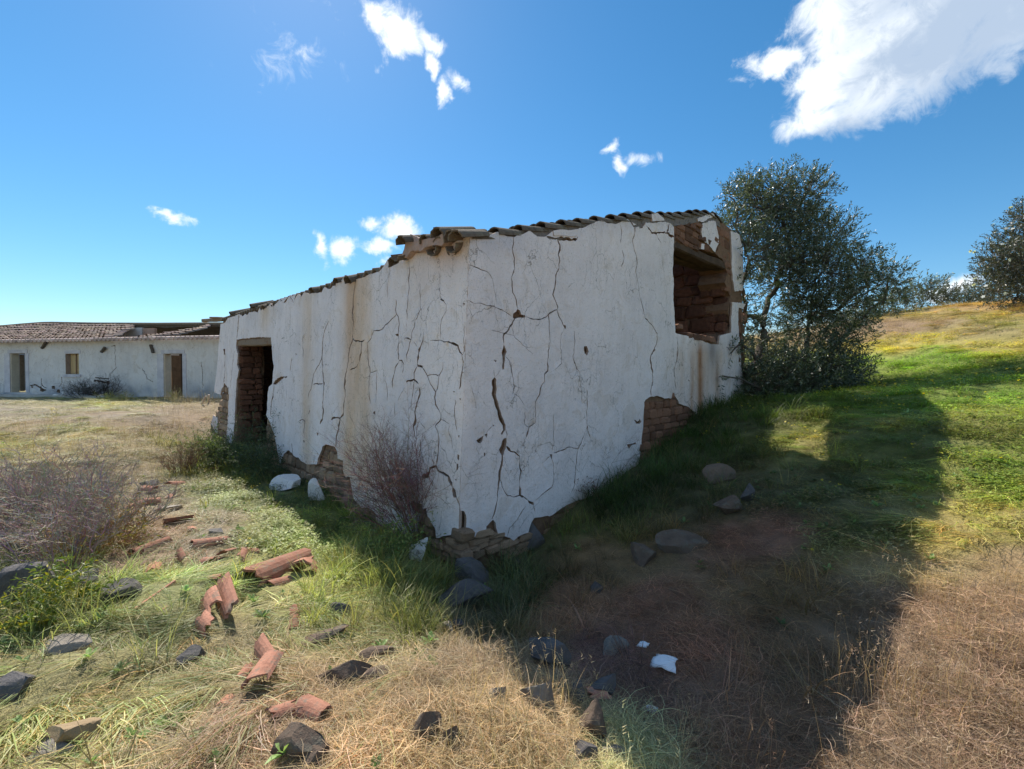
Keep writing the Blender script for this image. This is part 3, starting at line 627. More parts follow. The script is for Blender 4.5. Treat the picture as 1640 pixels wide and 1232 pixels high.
cr_r = [(A1([(388, 190), (390, 230), (380, 280), (400, 350), (395, 430), (372, 497), (382, 560), (385, 610), (412, 670), (422, 735)]), 1.5), (A1([(402, 805), (380, 850), (340, 910), (315, 950), (320, 1000)]), 2.4),
        (A1([(725, 205), (740, 250), (740, 285), (725, 320), (738, 370), (735, 420), (712, 480), (705, 570), (690, 625), (705, 665), (728, 720), (722, 740)]), [3, 2.5, 2.2, 1.6, 1.6, 1.4, 1.8, 1.5, 2, 1.6, 1.6, 1.2]), (A1([(640, 185), (680, 196), (720, 200), (790, 200), (830, 212), (870, 205), (880, 185)]), 3),
        (A1([(722, 740), (745, 800), (770, 860), (780, 885)]), 1.3), (A1([(722, 740), (690, 755), (665, 765), (662, 870), (668, 960), (655, 1080), (648, 1130), (658, 1205), (640, 1225)]), 1.25), (A1([(480, 790), (540, 812), (600, 812), (640, 795), (665, 770), (700, 748)]), .9),
        (A1([(330, 1095), (360, 1130), (375, 1180), (378, 1232)]), .8), (A3([(465, 0), (480, 90), (495, 190), (490, 240)]), .75), (A1([(770, 880), (745, 980), (755, 1080), (755, 1150), (700, 1200)]), .6), (A1([(855, 900), (858, 1000), (845, 1110), (870, 1170), (885, 1232)]), .9), (A3([(945, 0), (985, 70), (990, 160), (1005, 260), (1015, 320)]), .6),
        (A1([(20, 395), (60, 400), (125, 425), (200, 460), (230, 510), (240, 590), (250, 625), (262, 700)]), .8), (A1([(40, 665), (95, 695), (140, 690), (190, 710), (240, 715), (330, 755), (380, 790)]), .7), (A1([(220, 895), (330, 920), (390, 935), (430, 975), (540, 1080)]), .45), (A1([(375, 865), (390, 905), (390, 940)]), .7),
        (A2([(160, 140), (172, 190), (163, 285)]), 1), (A2([(172, 330), (185, 400), (165, 465)]), 1), (A2([(270, 150), (268, 210), (255, 270), (280, 370), (290, 430), (278, 490), (295, 600), (310, 690), (325, 760), (345, 850), (400, 910), (438, 970), (430, 1050), (390, 1130), (385, 1170), (395, 1232)]), [2.5, 1.6, 1, 1.2, 1.4, 1, .5, .5, 1, 1, .8, 1.2, 1.2, 1.8, 2, 1.8]),
        (A4([(515, 0), (482, 45), (478, 80), (490, 150), (500, 240), (485, 300), (482, 357)]), 1.9), (A2([(235, 115), (260, 155), (290, 150), (330, 165)]), 2), (A2([(355, 150), (400, 205), (470, 200), (510, 205), (525, 160), (530, 128)]), 1.8), (A2([(430, 210), (470, 285)]), .7), (A2([(510, 205), (535, 225), (566, 235)]), 2.2),
        (A2([(590, 970), (595, 1060), (595, 1150), (578, 1200)]), .9), (A4([(688, 0), (685, 70), (662, 160), (670, 250), (680, 300)]), 1.1), (A3([(385, 62), (345, 112)]), .6), (A3([(335, 60), (340, 118)]), .8), (A3([(422, 512), (435, 550), (430, 578)]), 1.2),
        (A3([(435, 640), (470, 680), (500, 685), (530, 715), (530, 780), (545, 830), (538, 850), (530, 920), (535, 940)]), [2.5, 2.4, 2.2, 1.5, 1, 2.4, 1.5, .8, .8]), (A3([(402, 708), (395, 780), (380, 830), (378, 890), (365, 970), (358, 1060), (345, 1120), (325, 1195)]), [3, 2.4, 3.2, 2.6, 1.2, 1.4, 1.8, 2.8]),
        (A3([(382, 890), (410, 970), (440, 1015), (490, 1025), (530, 1010), (590, 1047)]), [.8, 1, .9, .9, 1.6, 2]), (A3([(632, 1083), (645, 1140)]), .9), (A3([(745, 0), (750, 65), (725, 90), (720, 150), (690, 200), (685, 245), (655, 295), (652, 320), (655, 400), (655, 460), (610, 490), (595, 540), (585, 570)]), [1.3, 1.4, 1.8, 1.6, 1.5, 1.4, 1, .8, .7, .7, 1.2, 2, 1]),
        (A3([(585, 600), (550, 650), (545, 690)]), .6), (A3([(575, 370), (575, 470), (590, 490), (610, 492)]), .9), (A3([(490, 240), (530, 265), (570, 330)]), .5), (A3([(280, 540), (290, 520), (325, 485)]), .6), (A3([(700, 770), (735, 745), (765, 715)]), .9), (A3([(790, 390), (795, 460), (785, 700)]), .5), (A3([(780, 740), (790, 800), (785, 880), (770, 950), (700, 1005), (650, 1050)]), [.7, .7, .8, 1.6, .8, .7]),
        (A3([(800, 690), (860, 670), (910, 645), (960, 655), (980, 660), (1005, 600), (1040, 500), (1040, 480)]), .9), (A3([(1040, 480), (1070, 580)]), .9), (A3([(1045, 210), (1050, 300), (1040, 480)]), .7), (A3([(980, 660), (968, 700), (965, 760), (955, 860), (955, 930), (920, 990)]), 1.3), (A3([(160, 175), (185, 270), (205, 360)]), .5), (A3([(510, 1200), (540, 1140), (575, 1090)]), .7), (A5([(625, 655), (640, 600), (690, 545), (740, 460)]), .9)]
# ---- left (door) wall
top_l = B2([(152, 225), (185, 215), (205, 180), (235, 172), (260, 162), (290, 152), (310, 168), (330, 150), (345, 158), (362, 138), (400, 132), (420, 140), (432, 110), (445, 125), (480, 102), (500, 92), (515, 70), (538, 98), (580, 45), (610, 66), (625, 66), (655, 12), (683, 68), (715, 5)]) + A8([(285, 365), (305, 370), (322, 402), (360, 360), (388, 332), (428, 402), (462, 312), (490, 318), (512, 342), (535, 297), (580, 312), (650, 302), (712, 300), (742, 247), (780, 267), (800, 262), (842, 222), (902, 192), (945, 127), (962, 205), (995, 215), (1040, 172), (1130, 147), (1190, 107)]) + A6([(180, 442), (260, 422), (290, 392), (340, 312), (365, 382), (440, 345), (458, 312), (520, 322), (600, 252), (720, 244), (880, 190), (940, 160), (980, 130), (1040, 112)])
low_l = A5([(318, 487), (312, 560), (305, 640), (300, 640), (250, 645), (200, 652), (160, 665), (150, 602), (108, 540), (92, 470), (60, 480), (40, 600), (20, 690)]) + [(650, 878), (625, 872), (612, 855), (603, 832)] + B1([(1030, 1130), (990, 1120), (965, 1092), (920, 1092), (890, 1052), (860, 1012), (845, 932), (830, 842), (790, 847), (770, 792), (765, 707), (722, 692), (720, 642), (705, 597), (660, 582), (625, 572), (600, 592), (580, 642), (560, 692), (555, 738), (470, 737), (420, 712), (400, 682), (380, 682), (360, 667), (345, 642), (315, 622), (280, 652), (270, 692), (250, 732), (235, 652), (205, 522), (180, 442), (165, 390)])
door_l = B2([(497, 905), (488, 890), (492, 800), (502, 682), (527, 662), (532, 620), (542, 530), (532, 480), (522, 400), (517, 322), (420, 320), (350, 327), (300, 332), (270, 337), (262, 380), (275, 440), (270, 520), (282, 560), (265, 640), (262, 760), (256, 860), (245, 1000), (235, 1130), (200, 1130)])
left_l = B2([(195, 1030), (206, 900), (207, 780), (205, 692), (177, 655), (150, 742), (105, 722), (128, 500), (140, 350)])
out_l = top_l[::-1] + [] 
out_l = [(752, 377)] + top_l[::-1] + left_l[::-1] + door_l[::-1] + low_l[::-1][0:0]
out_l = out_l + [p for p in low_l[::-1]] + corner_r
holes_l = [A3([(62, 700), (75, 710), (70, 750), (58, 735)]), A3([(50, 775), (65, 772), (62, 815), (48, 825)]), A3([(40, 890), (52, 885), (48, 910)]), A5([(262, 330), (272, 335), (282, 350), (290, 400), (270, 400), (258, 360)]), A7([(605, 130), (655, 145), (650, 165), (612, 153)]), A7([(205, 570), (225, 550), (230, 590)]), B1([(555, 470), (570, 485), (557, 505)]),
           A6([(815, 668), (850, 678), (845, 690)]), A6([(405, 982), (430, 978), (432, 1000), (415, 998)]), A7([(925, 372), (945, 375), (938, 388)]), A7([(985, 438), (1003, 440), (995, 455)]), A7([(968, 772), (985, 770), (978, 795)]), A6([(1018, 700), (1035, 705), (1025, 730)]), B1([(440, 540), (452, 545), (446, 565)]), A8([(448, 898), (462, 905), (455, 922)]), A8([(335, 1130), (370, 1125), (365, 1140), (345, 1143)])]
cr_l = [(A6([(360, 390), (350, 480), (340, 560), (335, 660)]), .7), (A6([(530, 340), (538, 420), (525, 500), (533, 570), (520, 640), (515, 750), (510, 840)]), 1), (A6([(505, 760), (515, 800), (512, 855)]), 1.5), (A6([(505, 890), (508, 920)]), 1.4), (A6([(415, 670), (412, 790), (430, 830), (438, 890), (430, 980), (437, 1050), (432, 1150), (440, 1200), (452, 1220)]), 1.6),
        (A7([(450, 98), (470, 98), (483, 130), (475, 215)]), 1.2), (A7([(450, 98), (410, 160), (400, 220), (385, 290), (385, 345)]), 1.3), (A6([(625, 530), (630, 640), (633, 760), (610, 810), (580, 860), (575, 920), (555, 970), (545, 1028), (530, 1120), (515, 1170), (520, 1232)]), 1), (A6([(490, 1030), (500, 1015), (545, 1028)]), 1.3), (A7([(525, 0), (512, 50), (520, 100)]), .8),
        (A6([(660, 960), (655, 1040), (620, 1120), (612, 1232)]), [1.2, 1.4, 2.8, 2]), (A6([(600, 1095), (570, 1050)]), .8), (A6([(680, 870), (685, 940)]), .9), (A7([(615, 0), (612, 140)]), 1.8), (A7([(610, 150), (580, 210), (578, 265), (570, 350), (560, 440), (555, 545)]), [1.6, 1.6, 1.2, 1, 1, .8]), (A7([(510, 295), (515, 285), (575, 268), (600, 290), (620, 310)]), 2),
        (A7([(650, 160), (690, 235), (720, 310), (765, 380), (760, 430), (770, 490), (815, 580), (815, 625), (765, 685), (795, 760), (800, 800), (785, 920), (770, 1045)]), [1.8, 1.5, 1.2, 1.8, 2.2, 1.8, 1.3, 1.5, 1.3, 1.5, 1.8, 1.8, 2.2]), (A7([(690, 235), (750, 225), (805, 225)]), 1), (A7([(835, 110), (830, 170), (805, 225), (790, 330), (768, 380)]), 1.4),
        (A7([(618, 340), (628, 400), (605, 480), (585, 560), (590, 635), (570, 690), (585, 770), (598, 805)]), [2, 2.4, 2, 2.2, 3.4, 3.2, 2.6, 1.6]), (A7([(630, 800), (630, 950), (620, 970)]), 2), (A7([(770, 1045), (720, 1065), (700, 1130), (650, 1140)]), [2.2, 3, 5, 6]), (A7([(770, 1050), (785, 1080), (880, 1135), (915, 1232)]), 2.6), (A5([(240, 260), (262, 332)]), 3),
        (A5([(286, 400), (310, 450), (314, 487)]), 2), (A6([(800, 420), (805, 520), (820, 650), (845, 685), (868, 720), (865, 780), (830, 850), (810, 950), (808, 1020)]), .8), (A6([(720, 1040), (800, 1035), (870, 1050), (930, 1065), (970, 1085), (985, 1140), (1010, 1168)]), [.6, .8, 1.6, 2, 3, 2.4, 3]), (A6([(1010, 1170), (1025, 1060), (1030, 900)]), 1), (A7([(1002, 50), (1010, 100), (998, 230), (990, 330), (980, 360)]), 1.8),
        (A6([(415, 800), (330, 890), (280, 940), (215, 950), (180, 1030), (155, 1060), (155, 1160), (170, 1232)]), 1.1), (A7([(162, 0), (170, 140), (180, 210), (170, 370), (180, 490)]), 1.1), (A7([(180, 210), (240, 190), (240, 350), (235, 490)]), .9), (A6([(22, 1020), (50, 1045), (110, 1050), (135, 1035)]), 1.8), (A6([(110, 1050), (105, 1150), (85, 1232)]), 1.2), (A7([(105, 0), (85, 110), (60, 155), (0, 185)]), 1),
        (A8([(1040, 190), (1025, 330), (1012, 500), (1022, 600), (1010, 760), (980, 850), (968, 980), (955, 1080), (940, 1150), (935, 1232)]), [1, 1.2, 2.2, 1.8, 1.8, 1.5, 1.5, 1.8, 2.2, 2.2]), (B1([(785, 20), (783, 60), (780, 80), (785, 180), (770, 260), (765, 330), (745, 360), (725, 470), (715, 530), (710, 597)]), [2.4, 3, 2.4, 1.2, 1.4, 2.4, 2.4, 2.4, 2.6, 2.2]), (B1([(745, 358), (700, 355), (670, 375)]), 1.8),
        (A8([(780, 580), (745, 660), (720, 770), (718, 850), (708, 950), (720, 1050), (728, 1150), (735, 1232)]), [.9, 2.4, 1.6, 1.6, 2, 1.6, 2.2, 2.2]), (A8([(708, 950), (690, 1000), (640, 1090), (625, 1160), (615, 1220)]), 1), (B1([(612, 60), (612, 100), (605, 230), (612, 290), (600, 370), (580, 405)]), 2.2), (B1([(525, 40), (490, 150), (485, 200)]), 1), (B1([(525, 80), (600, 75)]), 1),
        (A8([(540, 710), (520, 770), (520, 850), (527, 940)]), 1.3), (A8([(410, 940), (400, 1020), (398, 1080)]), 1.3), (A8([(435, 1140), (432, 1210)]), 1.2), (A8([(420, 660), (430, 710)]), 1.3), (A8([(680, 370), (675, 420)]), .9), (B1([(410, 380), (430, 370), (455, 385), (440, 490)]), 1.2), (B1([(500, 295), (480, 325)]), 1.2), (B1([(345, 560), (352, 660)]), 1.4), (B1([(530, 670), (528, 738)]), 1),
        (B2([(288, 150), (280, 230), (268, 337)]), 2.2), (B2([(250, 420), (235, 560), (220, 700)]), 1.2), (B2([(185, 440), (180, 600), (176, 657)]), 1.6), (B2([(542, 668), (535, 740), (520, 800), (515, 900)]), [3, 2.8, 2, .8]), (B2([(540, 662), (562, 645), (590, 620), (612, 612)]), [3, 4.5, 3.6, 2.6]), (A7([(800, 470), (900, 670), (885, 720), (910, 800), (915, 900)]) if False else A7([(820, 628), (900, 670), (885, 720), (910, 800), (915, 900)]), .8), (A7([(950, 450), (945, 580), (960, 740)]), 1), (A7([(670, 770), (700, 880), (705, 1000)]), .8), (A7([(590, 640), (650, 680), (690, 770), (765, 690)]) if False else A7([(640, 650), (680, 720), (670, 770)]), .7), (A7([(325, 280), (345, 370), (343, 460)]), 1), (A7([(500, 340), (460, 410), (440, 465)]), .8), (A7([(405, 480), (408, 600)]), 1.4),
        (B1([(285, 300), (280, 370)]), .6), (B1([(300, 120), (305, 210)]), .5), (B1([(250, 120), (275, 200)]), .4), (B1([(890, 980), (915, 870), (918, 820)]), .9)]

def plaster_off(seed, corner=True):
    def f(P):
        o = .016 * fbm(P[:, 0] * .9, P[:, 1] * .9, 0, seed, 2) + .007 * fbm(P[:, 0] * 4, P[:, 1] * 4, 2, seed + 3, 3)
        u = P[:, 0]
        w = np.clip(u / .35, 0, 1)
        o = o * w
        return o
    return f
def stain_cols(pl, right):
    def f(P):
        px, py, _ = project(pl.xyz(P))
        c = np.ones((len(P), 3))
        def stain(mask, rgb):
            nonlocal c
            m = np.clip(mask, 0, 1)[:, None]; c = c * (1 - m + m * np.array(rgb))
        nz = fbm(P[:, 0] * 3, P[:, 1] * .6, 0, 71); nf = fbm(P[:, 0] * 9, P[:, 1] * 1.2, 3, 72)
        def band(x0, x1, s): return 1 / (1 + np.exp(-(px - x0) / s)) * 1 / (1 + np.exp((px - x1) / s))
        if right:
            rust = band(1085, 1172, 9) * np.clip((py - 528) / 40, 0, 1)
            stain(rust * (.55 + .5 * nf), (.78, .62, .46)); stain(np.exp(-((px - 1122 - 4 * nz) / 5) ** 2) * np.clip((py - 535) / 30, 0, 1) * .95, (.48, .27, .13)); stain(np.exp(-((px - 1108) / 3.5) ** 2) * np.clip((py - 540) / 40, 0, 1) * .6, (.6, .42, .28)); stain(np.exp(-((px - 1149) / 3) ** 2) * np.clip((py - 560) / 40, 0, 1) * .6, (.5, .36, .25))
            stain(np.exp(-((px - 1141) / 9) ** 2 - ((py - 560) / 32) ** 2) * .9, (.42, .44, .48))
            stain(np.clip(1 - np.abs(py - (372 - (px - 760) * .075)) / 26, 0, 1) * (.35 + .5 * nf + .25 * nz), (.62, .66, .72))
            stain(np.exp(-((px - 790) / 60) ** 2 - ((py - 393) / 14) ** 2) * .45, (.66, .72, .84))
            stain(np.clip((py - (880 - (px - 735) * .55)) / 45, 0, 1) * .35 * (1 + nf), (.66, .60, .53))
            stain(np.clip(.5 + nz, 0, 1) * .18, (.86, .84, .82))
        else:
            stain(band(553 - (py - 500) * .04, 592, 4) * (.75 + .4 * nf) * np.clip((820 - py) / 60, 0, 1), (.84, .66, .45)); stain(np.exp(-((px - 560) / 9) ** 2) * np.clip((700 - py) / 200, 0, 1) * .55, (.8, .62, .44))
            stain(np.exp(-((px - 492) / 9) ** 2) * (.65 + .4 * nf), (.84, .70, .52)); stain(np.exp(-((px - 424) / 9) ** 2) * np.clip((545 - py) / 50, 0, 1) * .8, (.85, .70, .50))
            stain(np.exp(-((px - 715) / 38) ** 2 - ((py - 402) / 24) ** 2) * .85, (.82, .60, .42)); stain(np.exp(-((px - 690) / 60) ** 2 - ((py - 440) / 40) ** 2) * .3, (.85, .72, .6))
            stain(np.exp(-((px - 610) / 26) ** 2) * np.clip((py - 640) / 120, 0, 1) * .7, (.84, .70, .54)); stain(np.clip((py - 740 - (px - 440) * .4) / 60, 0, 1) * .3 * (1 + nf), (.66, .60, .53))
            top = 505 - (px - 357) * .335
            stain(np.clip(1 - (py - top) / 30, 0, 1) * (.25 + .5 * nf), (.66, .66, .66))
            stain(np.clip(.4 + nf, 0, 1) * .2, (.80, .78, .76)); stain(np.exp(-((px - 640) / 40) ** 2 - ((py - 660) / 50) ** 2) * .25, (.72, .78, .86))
        return c
    return f
PLAS_T = .035
def to_uv(pl, pts): return pl.uv([p[0] for p in pts], [p[1] for p in pts])
def build_plaster(pl, out, holes, cracks, right, seed):
    o_uv = to_uv(pl, out)
    o_uv = densify(o_uv, .05, .004, True, seed)
    o_uv[:, 0] = np.maximum(o_uv[:, 0], 0.0)
    h_uv = [densify(to_uv(pl, h), .03, .0025, True, seed + i) for i, h in enumerate(holes)]
    c = [crack_poly(pl, p, np.asarray(w) * 1.0 if hasattr(w, '__len__') else w, seed * 100 + i) for i, (p, w) in enumerate(cracks)]
    P, T = cut_sheet(o_uv, h_uv, c, .075, seed)
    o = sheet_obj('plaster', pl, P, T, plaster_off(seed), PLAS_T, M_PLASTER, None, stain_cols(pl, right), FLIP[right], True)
    return adopt(o)
def _chk(pl):
    z = np.cross(pl.d, pl.ax); return np.dot(z, pl.n) < 0
FLIP = {True: _chk(PR), False: _chk(PL)}
build_plaster(PR, out_r, holes_r, cr_r, True, 3)
build_plaster(PL, out_l, holes_l, cr_l, False, 4)
# surviving flakes of plaster
for pts in (A2([(780, 135), (860, 112), (882, 118), (905, 230), (905, 290), (880, 350), (862, 335), (835, 295), (790, 262), (778, 200)]), A2([(745, 95), (800, 75), (870, 60), (876, 75), (830, 95), (790, 122), (750, 118)]), A2([(780, 285), (802, 290), (796, 330), (776, 325)]), A2([(1000, 190), (1060, 215), (1085, 330), (1095, 560), (1090, 640), (1030, 650), (1012, 560), (1005, 330)])):
    uv = densify(to_uv(PR, pts), .05, .006, True, 9); P, T = cut_sheet(uv, [], [], .08, 5)
    adopt(sheet_obj('plaster', PR, P, T, plaster_off(8, False), PLAS_T, M_PLASTER, None, lambda q: np.ones((len(q), 3)) * .95, FLIP[True]))
uv = densify(to_uv(PL, B2([(125, 905), (98, 890), (80, 960), (110, 1015), (128, 1030), (132, 960)])), .05, .005); P, T = cut_sheet(uv, [], [], .08, 5)
adopt(sheet_obj('plaster', PL, P, T, plaster_off(8, False), PLAS_T, M_PLASTER, None, lambda q: np.ones((len(q), 3)) * .95, FLIP[False]))
for q in (A2([(395, 62), (438, 55), (480, 92), (488, 112), (440, 116), (398, 118)]), A1([(690, 140), (740, 132), (800, 138), (868, 135), (870, 180), (820, 188), (760, 180), (692, 178)])):
    uv = densify(to_uv(PR, q), .04, .003); P, T = cut_sheet(uv, [], [], .06, 5)
    adopt(sheet_obj('plaster', PR, P, T, .012, .05, M_PLASTER, None, lambda q: np.ones((len(q), 3)) * .9, FLIP[True]))

# ---- rubble cores
def core_off(seed):
    return lambda P: -.05 * np.clip(1 - P[:, 0] / .2, 0, 1) - PLAS_T + .002 + .014 * fbm(P[:, 0] * 3.2, P[:, 1] * 3.2, 0, seed, 3) - .01
THICK = .55
def build_core(pl, out, holes, seed):
    o_uv = densify(to_uv(pl, out), .12, .012, True, seed); o_uv[:, 0] = np.maximum(o_uv[:, 0], .09)
    h_uv = [densify(to_uv(pl, h), .08, .012, True, seed + i) for i, h in enumerate(holes)]
    P, T = cut_sheet(o_uv, h_uv, [], .10, seed)
    fr = not _chk(pl) if False else _chk(pl)
    o = sheet_obj('wall', pl, P, T, core_off(seed), THICK, M_CORE, None, lambda q: np.ones((len(q), 3)), fr)
    # inner face
    me = o.data
    inner = pl.xyz(P, -PLAS_T - THICK + .002 - .008)
    b = len(me.vertices)
    bm = bmesh.new(); bm.from_mesh(me)
    vs = [bm.verts.new(v) for v in inner]
    for t in T:
        bm.faces.new([vs[i] for i in (t if fr else t[::-1])])
    bm.to_mesh(me); bm.free()
    return adopt(o)
core_top_r = [(752, 380), (800, 377), (860, 378), (930, 368), (1000, 357), (1060, 350), (1078, 347), (1145, 343), (1168, 362), (1190, 380), (1192, 480), (1196, 640), (1200, 760), (1150, 760)]
window_hole = [(1080, 393), (1092, 386), (1108, 391), (1128, 399), (1150, 406), (1160, 414), (1168, 436), (1164, 452), (1173, 474), (1169, 496), (1174, 520), (1166, 540), (1150, 548), (1132, 541), (1118, 546), (1098, 538), (1083, 545), (1081, 470)]
core_r = core_top_r + [(1030, 860), (900, 960), (790, 960), (735, 960)]
build_core(PR, core_r, [window_hole], 21)
core_l = [(752, 382), (700, 402), (640, 420), (560, 446), (500, 470), (440, 484), (400, 497), (361, 519), (357, 600), (352, 690), (350, 760)] + [(378, 800)] + B2([(250, 1180), (258, 860), (266, 700), (272, 450), (268, 372), (300, 360), (515, 350), (522, 480), (530, 600), (515, 690), (492, 800), (475, 960), (470, 1200)]) + [(424, 850), (500, 900), (600, 960), (730, 960)]
build_core(PL, core_l, [], 22)

# hidden back and end walls (inner faces show through the door and the window opening)
LEN_L = 10.8; LEN_R = 7.55
INW_L = -PL.n * np.array([1, 1, 0]); INW_L /= np.linalg.norm(INW_L)
INW_R = -PR.n * np.array([1, 1, 0]); INW_R /= np.linalg.norm(INW_R)
def wall_box(name, p, q, h0, h1, zb, t, inward):
    """wall of thickness t from p to q on plan, with sloping top"""
    m = MB(); n = 14; V = []; Fc = []
    p = np.array(p); q = np.array(q)
    for i in range(n + 1):
        s = i / n; c = p + (q - p) * s; h = h0 + (h1 - h0) * s
        for o_, z in ((0, zb), (0, h), (t, h), (t, zb)):
            w = c + inward * o_; V.append((w[0], w[1], z))
    for i in range(n):
        for k in range(4):
            Fc.append((i * 4 + k, i * 4 + (k + 1) % 4, i * 4 + 4 + (k + 1) % 4, i * 4 + 4 + k))
    Fc.append((3, 2, 1, 0)); Fc.append((n * 4, n * 4 + 1, n * 4 + 2, n * 4 + 3))
    return adopt(mesh_obj(name, V, Fc, M_CORE))
C2 = B0[:2]
eL = C2 + DL[:2] * LEN_L; eR = C2 + DR[:2] * LEN_R; far_c = eL + DR[:2] * LEN_R
wall_box('wall', eL - DL[:2] * .03 + DR[:2] * .14, far_c - DL[:2] * .03, 3.15, 5.0, -.6, .5, -DL[:2])
wall_box('wall', eR - DR[:2] * .03 + DL[:2] * .6, far_c - DR[:2] * .03, 4.5, 4.7, -.3, .5, -DR[:2])

# ---- stones
def stone_meshes(n, seed, bev=.16):
    r = random.Random(seed); out = []
    for k in range(n):
        bm = bmesh.new(); bmesh.ops.create_cube(bm, size=1.0)
        bmesh.ops.bevel(bm, geom=list(bm.edges), offset=bev, segments=1, affect='EDGES', profile=.5)
        for v in bm.verts:
            v.co += Vector((r.uniform(-.09, .09), r.uniform(-.07, .07), r.uniform(-.09, .09)))
        me = bpy.data.meshes.new('stone'); bm.to_mesh(me); bm.free()
        out.append(me)
    return out
SM = stone_meshes(9, 3)
def set_mat(meshes, mat):
    r = []
    for m in meshes:
        c = m.copy(); c.materials.clear(); c.materials.append(mat); r.append(c)
    return r
M_REDSTONE = rough_mat('red_brown_rubble', (.11, .052, .034), (.25, .13, .08), 4, .035, 18, .93, (.17, .085, .055), objrand=.4)
SM_RED = set_mat(SM, M_REDSTONE); SM_EXT = set_mat(SM, M_STONE); SM_INT = set_mat(SM, M_DARKSTONE)
NST = [0]
def put_stone(pl_frame, pos, w, h, d, meshes, rnd, tilt=.05):
    d_, n_, z_ = pl_frame
    Mx = Matrix(((d_[0], n_[0], z_[0]), (d_[1], n_[1], z_[1]), (d_[2], n_[2], z_[2]))).to_4x4()
    o = bpy.data.objects.new('stone', rnd.choice(meshes)); COL.objects.link(o); tilt = max(tilt, .09)
    Mw = Matrix.Translation(Vector(pos)) @ Mx @ Euler((rnd.uniform(-tilt, tilt), rnd.uniform(-tilt, tilt), rnd.uniform(-tilt, tilt))).to_matrix().to_4x4() @ Matrix.Diagonal((w, d, h, 1))
    o.parent = cottage; o.matrix_parent_inverse = _par; o.matrix_basis = Mw
    NST[0] += 1
    return o
def ortho(pl):
    d, n, z = pl.frame(); y = pl.n; x = d - y * np.dot(d, y); x /= np.linalg.norm(x); z = np.cross(x, y)
    if z[2] < 0: z = -z
    return x, y, z
def stone_field(pl, poly, course, lens, off, depth, meshes, seed, drop=0.0):
    rnd = random.Random(seed); uv = to_uv(pl, poly); lo = uv.min(0); hi = uv.max(0); fr = ortho(pl)
    v = lo[1]
    while v < hi[1]:
        h = course * rnd.uniform(.7, 1.35); u = lo[0] - rnd.uniform(0, lens[1])
        while u < hi[0]:
            w = rnd.uniform(*lens)
            if pip(np.array([[u + w / 2, v + h / 2]]), uv)[0] and rnd.random() > drop:
                p = pl.xyz(np.array([u + w / 2, v + h / 2]), off + rnd.uniform(-.016, .010))
                put_stone(fr, p, w * .97, h * .95, depth, meshes, rnd)
            u += w
        v += h
# exposed masonry: left wall base, door jamb, left end, corner base, right wall patch, above the window
stone_field(PL, B1([(250, 740), (270, 700), (315, 630), (345, 650), (400, 690), (470, 745), (555, 745), (570, 680), (605, 590), (660, 585), (715, 610), (765, 710), (770, 800), (830, 850), (860, 1020), (965, 1100), (1045, 1190), (1045, 1330), (880, 1330), (600, 1150), (250, 950)]), .15, (.16, .34), -.072, .12, SM_EXT, 11)
stone_field(PL, B2([(500, 900), (525, 1000), (555, 1080), (580, 1210), (575, 1300), (470, 1250), (475, 1000)]), .14, (.18, .32), -.07, .12, SM_EXT, 12)
stone_field(PL, B2([(172, 660), (205, 700), (205, 850), (200, 1000), (190, 1100), (115, 1050), (125, 900), (110, 880), (130, 830), (150, 745)]), .16, (.2, .4), -.07, .14, SM_EXT, 13)
stone_field(PL, [(668, 800), (682, 800), (684, 829), (697, 846), (700, 862), (738, 856), (738, 905), (650, 905), (650, 880)], .085, (.1, .24), -.06, .14, SM_EXT, 14)
stone_field(PR, A5([(318, 487), (345, 490), (358, 520), (355, 600), (350, 650), (385, 668), (450, 620), (490, 600), (530, 545), (555, 570), (575, 660), (640, 665), (700, 655), (760, 630), (780, 600), (780, 800), (600, 800), (318, 800)]), .07, (.12, .3), -.062, .14, SM_EXT, 15)
stone_field(PR, A5([(890, 520), (960, 485), (1020, 450), (1060, 435), (1130, 408), (1230, 365), (1230, 500), (900, 720)]), .1, (.14, .3), -.07, .12, SM_EXT, 16)
stone_field(PR, A4([(480, 357), (540, 352), (590, 372), (645, 372), (655, 330), (685, 372), (700, 412), (770, 437), (820, 482), (840, 515), (830, 640), (640, 760), (500, 880), (400, 900), (410, 800), (425, 560), (435, 390)]), .13, (.15, .34), -.065, .12, SM_RED, 17)
stone_field(PR, A2([(566, 150), (640, 120), (770, 120), (790, 150), (900, 130), (900, 340), (760, 330), (566, 250)]), .11, (.12, .34), -.070, .12, SM_RED, 18)
stone_field(PR, A2([(905, 130), (1000, 220), (1010, 400), (1010, 560), (1000, 720), (985, 720), (985, 500), (960, 330), (905, 300)]), .16, (.2, .36), -.085, .12, SM_RED, 19)
stone_field(PR, A2([(1060, 770), (1110, 780), (1120, 900), (1110, 1200), (1060, 1200)]), .2, (.2, .3), -.08, .16, SM_RED, 20)
stone_field(PR, A2([(580, 940), (680, 985), (770, 1015), (900, 1045), (900, 1000), (700, 960), (590, 900)]), .1, (.18, .34), -.10, .22, SM_RED, 23)
